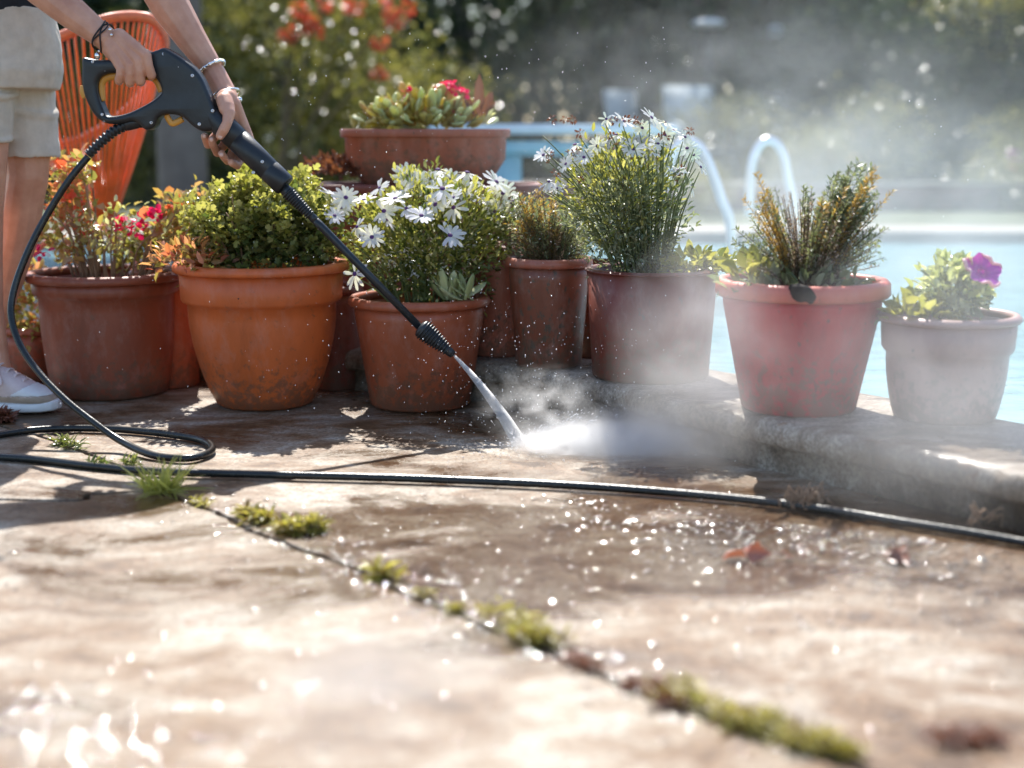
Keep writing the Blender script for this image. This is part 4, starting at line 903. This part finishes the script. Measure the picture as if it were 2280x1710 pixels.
# ================================================================== WATER
tip = PY(1011, 791, yg(1011)); hit = PZ(1158, 990, .0)
def volm(name, dens_fn, col=(1, 1, 1), aniso=.3):
    m, t, o = nodes(name); v = N(t, 'ShaderNodeVolumePrincipled'); v.inputs['Color'].default_value = (*col, 1); v.inputs['Anisotropy'].default_value = aniso
    t.links.new(dens_fn(t), v.inputs['Density']); t.links.new(v.outputs[0], o.inputs['Volume']); return m
def mist_puff(name, label, c, rad, dens, nscale, lo=.42, hi=.7, p=1.0, off_=(0, 0, 0), aniso=.35):
    def fn(t):
        n = noise(t, nscale, 5, .6, (1, 1, 1.3), .15, off_); r = N(t, 'ShaderNodeMapRange'); r.inputs[1].default_value = lo; r.inputs[2].default_value = hi; t.links.new(n, r.inputs[0])
        return math_(t, 'MULTIPLY', math_(t, 'MULTIPLY', r.outputs[0], fall(t, (0, 0, 0), rad, p)), dens)
    mb = MB(); ball(mb, (0, 0, 0), 1, 3, rad)
    for i, v in enumerate(mb.v):
        if v[2] + c[2] < .004: mb.v[i] = (v[0], v[1], .004 - c[2])
    o = mb.build(name, volm(name + '_volume', fn, aniso=aniso)); o.location = c; return tag(o, label, 'mist', None, 'stuff')
c_hit = PZ(1300, 1000, 0)
# water jet
d = (hit - tip); mb = MB(); JL_ = d.length
jt = catmull([tip, tip + d * .3 + Vector((.004, 0, .006)), tip + d * .7 + Vector((.005, 0, .006)), hit], 8)
tube(mb, jt, [.0026 + .0150 * (i / (len(jt) - 1)) ** 1.0 for i in range(len(jt))], 16)
def jd(t):
    n = noise(t, 60, 3, .6); r = N(t, 'ShaderNodeMapRange'); r.inputs[1].default_value = .3; r.inputs[2].default_value = .7; r.inputs[3].default_value = 300; r.inputs[4].default_value = 900; t.links.new(n, r.inputs[0]); return r.outputs[0]
tag(mb.build('water_jet', volm('jet_volume', jd, (1, 1, 1), .55)), 'white water jet shooting from the nozzle onto the paving', 'water jet')
mist_puff('spray_mist', 'bright white splash of spray where the jet hits the paving', tuple(PZ(1350, 1000, 0) + Vector((0, 0, .004))), (.24, .12, .060), 620, 30, .36, .62, 2.0, aniso=.6)
mist_puff('spray_mist', 'low spray drifting along the paving towards the ledge', tuple(PZ(1530, 1008, 0) + Vector((0, 0, .02))), (.42, .20, .10), 30, 9, .34, .75, 1.3, (3, 0, 0), aniso=.55)
mist_puff('spray_mist', 'thin brown-lit spray rising behind the jet', tuple(PY(1215, 905, 3.0)), (.17, .07, .10), 22, 22, .42, .68, 1.2, (5, 2, 0), aniso=.5)
mist_puff('spray_mist', 'billowing mist in front of the maroon pot', tuple(PY(1560, 800, 2.55)), (.18, .16, .26), 7, 7, .30, .75, 1.0, (1, 4, 2), aniso=.55)
mist_puff('spray_mist', 'thin mist veiling the large red pot', tuple(PY(1760, 900, 2.35)), (.30, .2, .24), .4, 5, .25, .75, .9, (4, 4, 2), aniso=.55)
mist_puff('spray_mist', 'pale mist veiling the small pot by the right edge', tuple(PY(2110, 850, 2.3)), (.32, .2, .28), 3.4, 4, .25, .75, .9, (7, 1, 3), aniso=.55)
mist_puff('spray_mist', 'thin mist over the pool behind the heather pot', tuple(PY(1900, 520, 4.6)), (1.2, .5, .5), 1.1, 2.5, .25, .75, .8, (2, 1, 5), aniso=.55)
mist_puff('spray_mist', 'faint high mist drifting before the dark trees', tuple(PY(1600, 260, 3.9)), (.8, .4, .42), .65, 7, .35, .75, .8, (2, 8, 3), aniso=.55)
mist_puff('spray_mist', 'faint white mist, also standing in for sky glare, low over the near paving', tuple(PZ(850, 1560, .02)), (.20, .28, .07), 8, 6, .30, .75, 1.0, (12, 8, 3), aniso=.55)  # this puff also stands in for sky glare on the wet stone
mist_puff('spray_mist', 'faint mist low over the paving at the lower right', tuple(PZ(1900, 1400, .03)), (.45, .4, .10), .7, 4, .2, .75, 1.0, (2, 18, 3), aniso=.55)
mist_puff('spray_mist', 'thin white veil spreading around the splash', tuple(PZ(1370, 997, 0) + Vector((.02, 0, .01))), (.30, .16, .085), 60, 22, .34, .66, 1.5, (6, 6, 1), aniso=.6)
mist_puff('spray_mist', 'tall pale haze rising over the pool at the right', tuple(PY(2060, 330, 5.2)), (1.1, .6, .75), .3, 3, .25, .75, .8, (9, 1, 2), aniso=.6)
# flying drops
def jitter_drops(n):
    P = []; T_ = []
    for _ in range(n):
        k = random.random()
        if k < .45: u, v, y = random.uniform(560, 1500), random.uniform(60, 980), random.uniform(2.95, 3.45)
        elif k < .7: u, v, y = random.gauss(1100, 110), random.gauss(820, 110), random.uniform(2.95, 3.25)
        elif k < .9: u, v, y = random.gauss(1250, 160), random.gauss(920, 60), random.uniform(2.9, 3.15)
        else: u, v, y = random.uniform(100, 2200), random.uniform(100, 900), random.uniform(2.8, 3.4)
        p = PY(u, v, y)
        if p.z > .01: P.append(p)
    return P
mb = MB()
for p in jitter_drops(1100): r_ = random.choice((.00045, .0006, .0008, .0011)) ; ball(mb, p, r_, 1, (1, 1, random.uniform(1, 1.8)))
for _ in range(900):
    a = random.uniform(-.5, 2.2); rr_ = random.expovariate(1 / .10); e_ = random.uniform(.02, .75); dd = Vector((math.cos(a) * math.cos(e_), -math.sin(a) * math.cos(e_) * .8 + .1, math.sin(e_))); p = hit + dd * (rr_ + .01); p.z = max(p.z - rr_ * rr_ * 1.5, .003)
    ball(mb, p, random.choice((.0005, .0008, .0011)), 1, (1, 1, random.uniform(1.5, 5)), dd.to_track_quat('Z', 'Y').to_matrix())
tag(mb.build('flying_drops', M['speck']), 'tiny white water drops flying around the lance and pots', 'water drops', None, 'stuff')
# drops and puddle ripples lying on the paving
def dome(mb, p, r, h):
    n = 14; V = [(p.x, p.y, p.z + h)]; Fc = []; Q = (.25, .5, .72, .9, 1.0); st = random.uniform(.7, 1.5); a0 = random.uniform(0, 3)
    for j, q in enumerate(Q):
        for k in range(n):
            a = 2 * math.pi * k / n; w_ = 1 + .18 * math.sin(2 * a + a0) + .1 * math.sin(3 * a + 2 * a0); V.append((p.x + math.cos(a) * r * q * w_ * st, p.y + math.sin(a) * r * q * w_, p.z + h * (1 - q * q)))
    Fc += [(0, 1 + k, 1 + (k + 1) % n) for k in range(n)]
    for j in range(len(Q) - 1): Fc += [(1 + j * n + k, 1 + (j + 1) * n + k, 1 + (j + 1) * n + (k + 1) % n, 1 + j * n + (k + 1) % n) for k in range(n)]
    mb.add(V, Fc)
def wetspots(n, gen, rmin, rmax):
    mb = MB()
    for _ in range(n):
        u, v = gen(); p = PZ(u, v, .0015); r_ = random.uniform(rmin, rmax); dome(mb, p, r_, r_ * random.uniform(.16, .30))
    return mb
jl_px = [(352, 1092), (560, 1180), (800, 1268), (1030, 1372), (1330, 1500), (1720, 1650)]
def g_joint():
    i = random.randrange(5); t = random.random(); a, b = jl_px[i], jl_px[i + 1]; return a[0] + (b[0] - a[0]) * t + random.gauss(0, 60) + 30, a[1] + (b[1] - a[1]) * t + random.gauss(0, 22)
def g_right(): u = random.triangular(1150, 2290, 2000); return u, 1075 + (u - 1140) * .115 + abs(random.gauss(0, 60)) + 18
def g_any(): return random.uniform(0, 2280), 1080 + 600 * random.random()
def g_bl(): return abs(random.gauss(0, 320)), random.gauss(1640, 65)
def g_mid(): return random.uniform(650, 2200), random.uniform(1090, 1400)
mb = MB()
for gen, n, a, b in ((g_joint, 480, .0012, .0052), (g_right, 1500, .001, .0046), (g_any, 280, .0013, .0048), (g_bl, 170, .0018, .0058), (g_mid, 700, .001, .0038)):
    m2 = wetspots(n, gen, a, b); mb.add(m2.v, m2.f)
tag(mb.build('water_drops', M['drop']), 'glittering drops and splashes lying on the wet paving', 'water drops', None, 'stuff')

# ================================================================== SMALL THINGS ON THE PAVING
def tuft(label, u, v, n, size, spread, mat='grass', name='grass_tuft', cat='grass tuft', z=-.002, flat=.0):
    p = PZ(u, v, 0); base = np.zeros((n, 3)); base[:, 0] = RNG.normal(0, spread, n); base[:, 1] = RNG.normal(0, spread * .6, n)
    D = np.stack([RNG.normal(0, .75, n), RNG.normal(0, .7, n), np.abs(RNG.normal(.75 - flat, .35, n)) + .1], 1)
    mb = inst(None, T_blade(), base, frames(D, 0), size * RNG.uniform(.5, 1.15, n)); o = mb.build(name, M[mat]); o.location = (p.x, p.y, z)
    return tag(o, label, cat, 'grass and moss growing in the paving joint')
tuft('spiky grass tuft beside the hose where three slabs meet', 358, 1094, 150, .085, .012)
def moss(label, pts, n, size, spread, hgt=.012, mat='moss'):
    c = PZ(*pts[0], 0); P = []; n = int(n * 1.15); cl = [(random.randrange(max(1, len(pts) - 1)), random.random(), random.uniform(.25, 1.15), random.gauss(0, spread * .5), random.gauss(0, spread * .4)) for _ in range(max(3, n // 70))]
    for _ in range(n):
        i, t, ex, gx, gy = random.choice(cl); a = pts[i]; b = pts[min(i + 1, len(pts) - 1)]
        q = PZ(a[0] + (b[0] - a[0]) * t, a[1] + (b[1] - a[1]) * t, 0) - c; P.append((q.x + gx + random.gauss(0, spread * ex), q.y + gy + random.gauss(0, spread * .6 * ex), random.uniform(0, hgt * 1.3) * ex))
    P = np.array(P); D = RNG.normal(size=P.shape) * [1, 1, .5] + [0, 0, .6]
    mb = inst(None, T_leaf(.22, .04, .3), P, frames(D, 0), size * 1.25 * RNG.uniform(.5, 1.3, n)); o = mb.build('moss_clump', M[mat]); o.location = (c.x, c.y, 0)
    return tag(o, label, 'moss', 'grass and moss growing in the paving joint')
moss('dark curly moss clump just below the grass tuft', [(505, 1130), (570, 1160), (605, 1165)], 260, .019, .012)
moss('leafy moss clump glistening wet, second along the joint', [(600, 1180), (650, 1185), (705, 1180)], 420, .022, .014)
moss('small yellowish sprout in the joint left of the middle', [(815, 1285), (900, 1290)], 60, .026, .008)
moss('round bright green moss cushion at the middle of the joint', [(1085, 1375), (1150, 1410), (1210, 1440)], 420, .016, .014, .018)
moss('long yellow-green moss mat at the near end of the joint', [(1480, 1560), (1600, 1595), (1760, 1650), (1900, 1690)], 1400, .014, .016, .016)
moss('brown rotting clump beside the long moss mat', [(1460, 1545), (1500, 1570)], 200, .014, .012, .014, 'leaf_brown')
moss('thin brown debris patch in the lower right corner', [(2060, 1650), (2270, 1660)], 260, .012, .018, .01, 'leaf_brown')
moss('tiny weeds along the joint inside the hose loop', [(120, 985), (230, 1020), (310, 1040)], 160, .02, .008, .008, 'leaf_green')
moss('small weed leaves touching the hose left of the grass tuft', [(200, 1042), (235, 1045)], 50, .02, .006, .008, 'leaf_green')
moss('dark dry clippings under the shoe', [(0, 935), (60, 945)], 240, .026, .012, .012, 'leaf_brown')
moss('thin straggling weeds in the joint between the tuft and the dark clump', [(420, 1112), (480, 1140)], 60, .014, .007, .006)
moss('thin straggling weeds left of the green moss cushion', [(900, 1318), (1030, 1370)], 90, .013, .008, .006)
moss('brown crumbs and weeds in the joint between cushion and mat', [(1230, 1455), (1330, 1500), (1430, 1540)], 170, .012, .009, .007, 'leaf_brown')
def twigs(label, u, v, n, r, zc, mat='dry', hgt=.02):
    mb = MB(); c = PZ(u, v, zc)
    for _ in range(n):
        a = Vector((random.gauss(0, r), random.gauss(0, r * .6), random.uniform(0, hgt))); b = a + Vector((random.gauss(0, r), random.gauss(0, r * .6), random.gauss(0, hgt * .5))); m = a.lerp(b, .5) + Vector((random.gauss(0, r * .5), 0, random.uniform(0, hgt)))
        for q in (a, b, m): q.z = max(q.z, .001)
        tube(mb, catmull([a, m, b], 4), .0013, 4)
    o = mb.build('twig_clump', M[mat]); o.location = c; return tag(o, label, 'plant debris')
twigs('brown tangle of roots caught on the hose, right of centre', 1795, 1128, 150, .014, .006, hgt=.022)
twigs('thin pale root strands on the hose by the right edge', 2195, 1172, 16, .018, .01)
for lb, u, v, s_, m_, n_ in (('curled reddish dead leaf lying alone on the wet slab', 1668, 1238, .042, 'deadleaf', 3), ('dark brown flat dead leaf among the drops by the right', 2010, 1245, .034, 'leaf_brown', 5), ('small dark leaf bit right of the reddish dead leaf', 1740, 1240, .015, 'leaf_brown', 2)):
    p = PZ(u, v, .004); P = np.array([[random.gauss(0, .006), random.gauss(0, .006), random.uniform(0, .006)] for _ in range(n_)]); D = np.array([[random.gauss(0, 1), random.gauss(0, .6), .08] for _ in range(n_)])
    o = inst(None, T_leaf(.7, .22, .2), P, frames(D, 0), s_).build('dead_leaf', M[m_]); o.location = p; tag(o, lb, 'dead leaf')

# ================================================================== POOL THINGS
db = thing('diving_board', 'pale blue diving board at the far left of the pool, half behind the trough', 'diving board', None, (PY(1150, 300, 7.0).x, 7.0, .1))
def LD(u, v, y=7.0): return PY(u, v, y) - db.location
mb = MB(); a, b = LD(960, 288), LD(1500, 288); c = a.lerp(b, .5); box(mb, c, ((b - a).length, .45, .05), None, .012); mb.build('board', M['board'], db)
mb = MB(); a, b = LD(900, 330), LD(1310, 330); c = a.lerp(b, .5); box(mb, c, ((b - a).length, .4, .07), None, .02); z0 = c.z - .035
for u in (920, 1120): q = LD(u, 330); box(mb, (q.x, q.y, z0 / 2), (.18, .34, z0), None, .01)
mb.build('stand', M['board_blue'], db)
pl_ = thing('pool_ladder', 'chrome pool handrails curving down into the water behind the daisies', 'pool ladder', None, (PY(1600, 500, 5.6).x, 5.6, .04))
for us, yy, rr_ in (([(1480, 420), (1495, 350), (1520, 315), (1555, 325), (1580, 370), (1605, 440), (1628, 520), (1640, 600)], 5.6, .020), ([(1668, 480), (1672, 380), (1690, 325), (1718, 313), (1742, 340), (1755, 400), (1768, 480), (1780, 580)], 6.1, .019)):
    mb = MB(); P = [PY(u, v, yy) - pl_.location for u, v in us]; P[-1].z = min(P[-1].z, -.2); tube(mb, catmull(P, 8), rr_, 14); mb.build('handrail', M['chrome'], pl_)
mb = MB()
for i, z in enumerate((-.12, -.4)):
    q0 = PY(1640, 600, 5.6) - pl_.location; q1 = PY(1780, 580, 6.1) - pl_.location; q0.z = q1.z = z; tube(mb, [q0, q1], .02, 8)
mb.build('rung', M['chrome'], pl_)

# ================================================================== BACKGROUND
bw = thing('brick_planter', 'low brick planter wall running beyond the far pool edge', 'planter wall', None, (2.2, 11.0, .1))
mb = MB(); box(mb, (0, 0, .09), (5.6, .3, .18), None, .01); mb.build('wall', M['brick'], bw); mb = MB(); box(mb, (0, 0, .195), (5.7, .36, .03), None, .008); mb.build('coping', M['far_coping'], bw)
def crown_mesh(n, T, size, mat, rad, seed=0, inner=.4, zmin=-1):
    P, D = shell(n, (seed, 0, 0), rad, inner, zmin); P = P - np.array([seed, 0, 0]); cl = RNG.normal(size=(60, 3)); cl /= np.linalg.norm(cl, axis=1, keepdims=True)
    k = np.argmax(D @ cl.T, axis=1); amp = (.82 + .3 * ((k * 37) % 11) / 11)[:, None]; P = P * amp
    mb = inst(None, T, P, frames(D + RNG.normal(size=D.shape) * .6, .2), size * RNG.uniform(.6, 1.4, len(P))); me = bpy.data.meshes.new('crown'); me.from_pydata(mb.v, [], mb.f); me.materials.append(mat); return me
CR = {k: crown_mesh(n, T_leaf(.6), s, M[m], (1, 1, 1), sd, inn) for k, n, s, m, sd, inn in (('dark', 9000, .062, 'bg_dark', 1, .5), ('dark2', 9000, .075, 'bg_dark', 2, .5), ('mid', 7000, .055, 'bg_mid', 3, .3), ('yel', 4200, .05, 'bg_yel', 4, .2), ('low', 5000, .06, 'bg_mid', 5, .3))}
def tree(name, label, cat, x, y, z, rad, kind, trunk=True, grp='trees and shrubs beyond the pool', tr=.09, flowers=None):
    t = thing(name, label, cat, grp, (x, y, .1)); o = link('crown', CR[kind], t); o.location = (0, 0, z - .1); o.scale = rad; o.rotation_euler = (0, 0, random.uniform(0, 6))
    if trunk:
        mb = MB(); top = z + rad[2] * .3; tube(mb, catmull([(0, 0, -.1), (.06, 0, top * .4), (-.04, 0, top * .7), (.05, 0, top)], 5), [tr * (1.25 - .6 * i / 15) for i in range(16)], 10)
        for _ in range(5): a = random.uniform(0, 6.3); s = Vector((0, 0, top * random.uniform(.45, .8))); tube(mb, catmull([s, s + Vector((math.cos(a) * rad[0] * .3, math.sin(a) * rad[1] * .3, .25 * rad[2])), s + Vector((math.cos(a) * rad[0] * .6, math.sin(a) * rad[1] * .6, .35 * rad[2]))], 3), [tr * .45, tr * .4, tr * .35, tr * .3, tr * .25, tr * .2, tr * .12], 6)
        mb.build('trunk', M['bark'], t)
    return t
bgT = [('far dark tree in the back row behind the gun', -6.0, 22, 2.6, (3.6, 1.8, 3.6), 'dark2', .14), ('far dark tree in the back row behind the trough planter', -1.2, 22.5, 2.6, (3.6, 1.8, 3.6), 'dark', .14), ('far dark tree in the back row behind the pool ladder', 3.4, 22, 2.6, (3.4, 1.8, 3.6), 'dark2', .14), ('far dark tree in the back row at the right edge', 8.2, 22.5, 2.6, (3.6, 1.8, 3.6), 'dark', .14),
 ('broad dark evergreen at the far left behind the chair', -6.6, 16.5, 2.2, (2.4, 1.8, 3.0), 'dark', .14),
 ('dense dark tree behind the spray gun', -3.4, 15.5, 2.0, (2.1, 1.6, 3.0), 'dark2', .14),
 ('dark tree above the trough planter', -.6, 17.0, 2.3, (2.3, 1.6, 3.0), 'dark', .14),
 ('dark tree right of the trough planter', 2.2, 16.5, 2.4, (2.0, 1.6, 3.1), 'dark2', .14),
 ('tall dark tree behind the heather pot', 4.8, 17.5, 2.6, (2.4, 1.8, 3.1), 'dark', .16),
 ('dark tree at the far right edge', 7.6, 16.5, 2.4, (2.3, 1.8, 3.0), 'dark2', .14)]
for lb, x, y, z, rad, k, tr_ in bgT: tree('evergreen_tree', lb, 'tree', x, y, z, rad, k, True, tr=tr_)
tree('shrub', 'sunlit shrub with orange-red blossoms behind the gun', 'shrub', -1.9, 12.2, 1.35, (1.35, .9, 1.35), 'mid', True, tr=.04)
ft = thing('flowering_shrub', 'bougainvillea spray with big orange-red blossoms at the top of the photo', 'shrub', 'trees and shrubs beyond the pool', (-1.6, 9.6, .1))
fp = [(665, 20), (690, 50), (655, 70), (640, 85), (700, 75), (780, 15), (795, 18), (860, 0), (905, 22), (880, 48), (870, 35), (720, 5), (675, 40), (845, 95), (842, 165)]
cluster(ft, [PY(u, v, 9.6) - ft.location for u, v in fp], M['bg_red'], 'flower', .036, 18, .045)
mb = MB()
for u, v in fp[::2]: q = PY(u, v, 9.6) - ft.location; tube(mb, catmull([(random.uniform(-.1, .1), 0, 0), (q.x * .4, .1, q.z * .6), q], 5), .008, 5)
mb.build('stem', M['stem'], ft)
P = along([PY(u + random.uniform(-60, 60), v + random.uniform(0, 120), 9.7) - ft.location for u, v in fp * 3], 14, .09)
inst(None, T_leaf(.6), P, frames(RNG.normal(size=P.shape)), RNG.uniform(.03, .06, len(P))).build('foliage', M['bg_mid'], ft)
tree('shrub', 'yellow-green leafy shrub at the top right', 'shrub', 4.35, 13.0, 2.0, (1.35, .8, .75), 'yel', True, tr=.05)
tree('shrub', 'yellowish shrub left of the daisies by the diving board', 'shrub', -.9, 12.6, .75, (1.0, .7, .8), 'yel', True, tr=.03)
tree('shrub', 'loose green shrub behind the orange pot foliage', 'shrub', -3.2, 12.6, .8, (1.1, .8, .9), 'mid', True, tr=.03)
tree('shrub', 'green garden shrub behind the chrome handrails', 'shrub', 1.9, 12.4, .55, (.8, .5, .5), 'low', True, tr=.02)
tree('shrub', 'yellow flowering shrub behind the heather sprigs', 'shrub', 3.0, 12.2, .62, (.8, .5, .55), 'yel', True, tr=.02)
tree('shrub', 'dense dark shrub in the middle of the far bed', 'shrub', 3.4, 13.2, 1.0, (1.6, .6, .9), 'dark', False)
tree('shrub', 'low pale flowering shrub in front of the brick planter', 'shrub', 1.4, 10.6, .28, (.9, .25, .25), 'yel', False)
tree('shrub', 'low green shrub in front of the brick planter at the right', 'shrub', 4.0, 10.5, .3, (1.1, .25, .27), 'low', False)
tree('shrub', 'low shrub behind the red pot', 'shrub', 2.4, 11.4, .42, (.7, .3, .35), 'low', False)
tree('shrub', 'pale garden shrub by the right edge behind the petunia', 'shrub', 4.3, 11.6, .55, (.9, .5, .5), 'yel', True, tr=.02)
tree('shrub', 'green shrub at the far right above the pool edge', 'shrub', 5.6, 11.9, .7, (.8, .5, .6), 'low', True, tr=.02)
gt = thing('tree', 'grey bare trunk right behind the person, rising out of the photo', 'tree', 'trees and shrubs beyond the pool', (PY(408, 400, 9.0).x, 9.0, .1))
mb = MB(); tube(mb, catmull([(0, 0, -.1), (0, 0, 1), (.02, 0, 2), (.1, 0, 3.6)], 5), [.16 - .04 * i / 15 for i in range(16)], 14); mb.build('trunk', M['bark'], gt)
o = link('crown', CR['dark'], gt); o.location = (.2, .3, 4.3); o.scale = (1.9, 1.9, 1.3)
def blooms(label, pts, y, mat, s):
    t = thing('flower_bed_plant', label, 'flowers', None, (PY(*pts[0], y).x, y, .1)); cluster(t, [PY(u, v, y) - t.location for u, v in pts], M[mat], 'flower', s, 12, s)
    P = along([PY(u, v + random.uniform(5, 40), y) - t.location for u, v in pts], 50, .09); P[:, 2] = np.abs(P[:, 2]); inst(None, T_leaf(.5), P, frames(RNG.normal(size=P.shape)), .05).build('foliage', M['bg_mid'], t)
blooms('purple blossoms low at the right edge', [(2262, 350), (2250, 345)], 11.2, 'purple', .035)
blooms('orange blossoms above the far pool edge', [(2118, 466), (2250, 380)], 11.2, 'coral', .035)
blooms('lilac blossoms in the dark bed below the gun barrel', [(600, 305), (655, 340), (590, 345)], 10.5, 'petal', .02)
blooms('tiny yellow blossoms behind the handrails', [(1860, 345), (1900, 360), (1930, 380)], 11.5, 'gold', .04)
# white garden chairs beyond
def gchair(label, x, y, rz, s=1):
    t = thing('garden_chair', label, 'chair', 'pale garden chairs on the lawn', (x, y, .1)); t.rotation_euler = (0, 0, rz); t.scale = (s,) * 3
    mb = MB(); box(mb, (0, 0, .43), (.5, .48, .035), None, .012); mb.build('seat', M['pale_plastic'], t)
    mb = MB(); box(mb, (0, .24, .72), (.48, .03, .56), Matrix.Rotation(-.18, 3, 'X'), .012); mb.build('backrest', M['pale_plastic'], t)
    for sx in (-1, 1):
        for sy in (-1, 1): mb = MB(); tube(mb, [(sx * .22, sy * .2, .42), (sx * .25, sy * .24, 0)], .018, 8); mb.build('leg', M['pale_plastic'], t)
        mb = MB(); tube(mb, catmull([(sx * .25, -.2, .43), (sx * .26, -.2, .64), (sx * .26, .2, .66)], 4), .018, 8); mb.build('armrest', M['pale_plastic'], t)
gchair('pale garden chair behind the tallest daisies', PY(1560, 260, 12.5).x, 12.5, .3)
gchair('pale garden chair farther right, half lost in mist', PY(1680, 260, 13.5).x, 13.5, -.4)
gchair('pale garden chair left of the other two', PY(1430, 260, 13.8).x, 13.8, .8)
def white_spot(label, u, v, y, r, fl):  # pole and white disc added to stand for bright blurred spots among the trees
    p = PY(u, v, y); t = thing('bright_spot', label, 'bright spot', None, (p.x, y, .1)); z = p.z - .1
    mb = MB(); tube(mb, [(0, 0, 0), (0, 0, z - r * fl)], .02, 8); mb.build('pole', M['sole_dark'], t)
    mb = MB(); ball(mb, (0, 0, z), r, 3, (1, 1, fl)); mb.build('shade', M['white'], t)  # white disc added as the bright spot itself
white_spot('wide white stand-in for a bright spot before the dark trees at the top', 1578, 52, 14.0, .16, .28)
white_spot('round white stand-in for a bright spot right of the wide one', 1726, 72, 14.6, .085, .8)
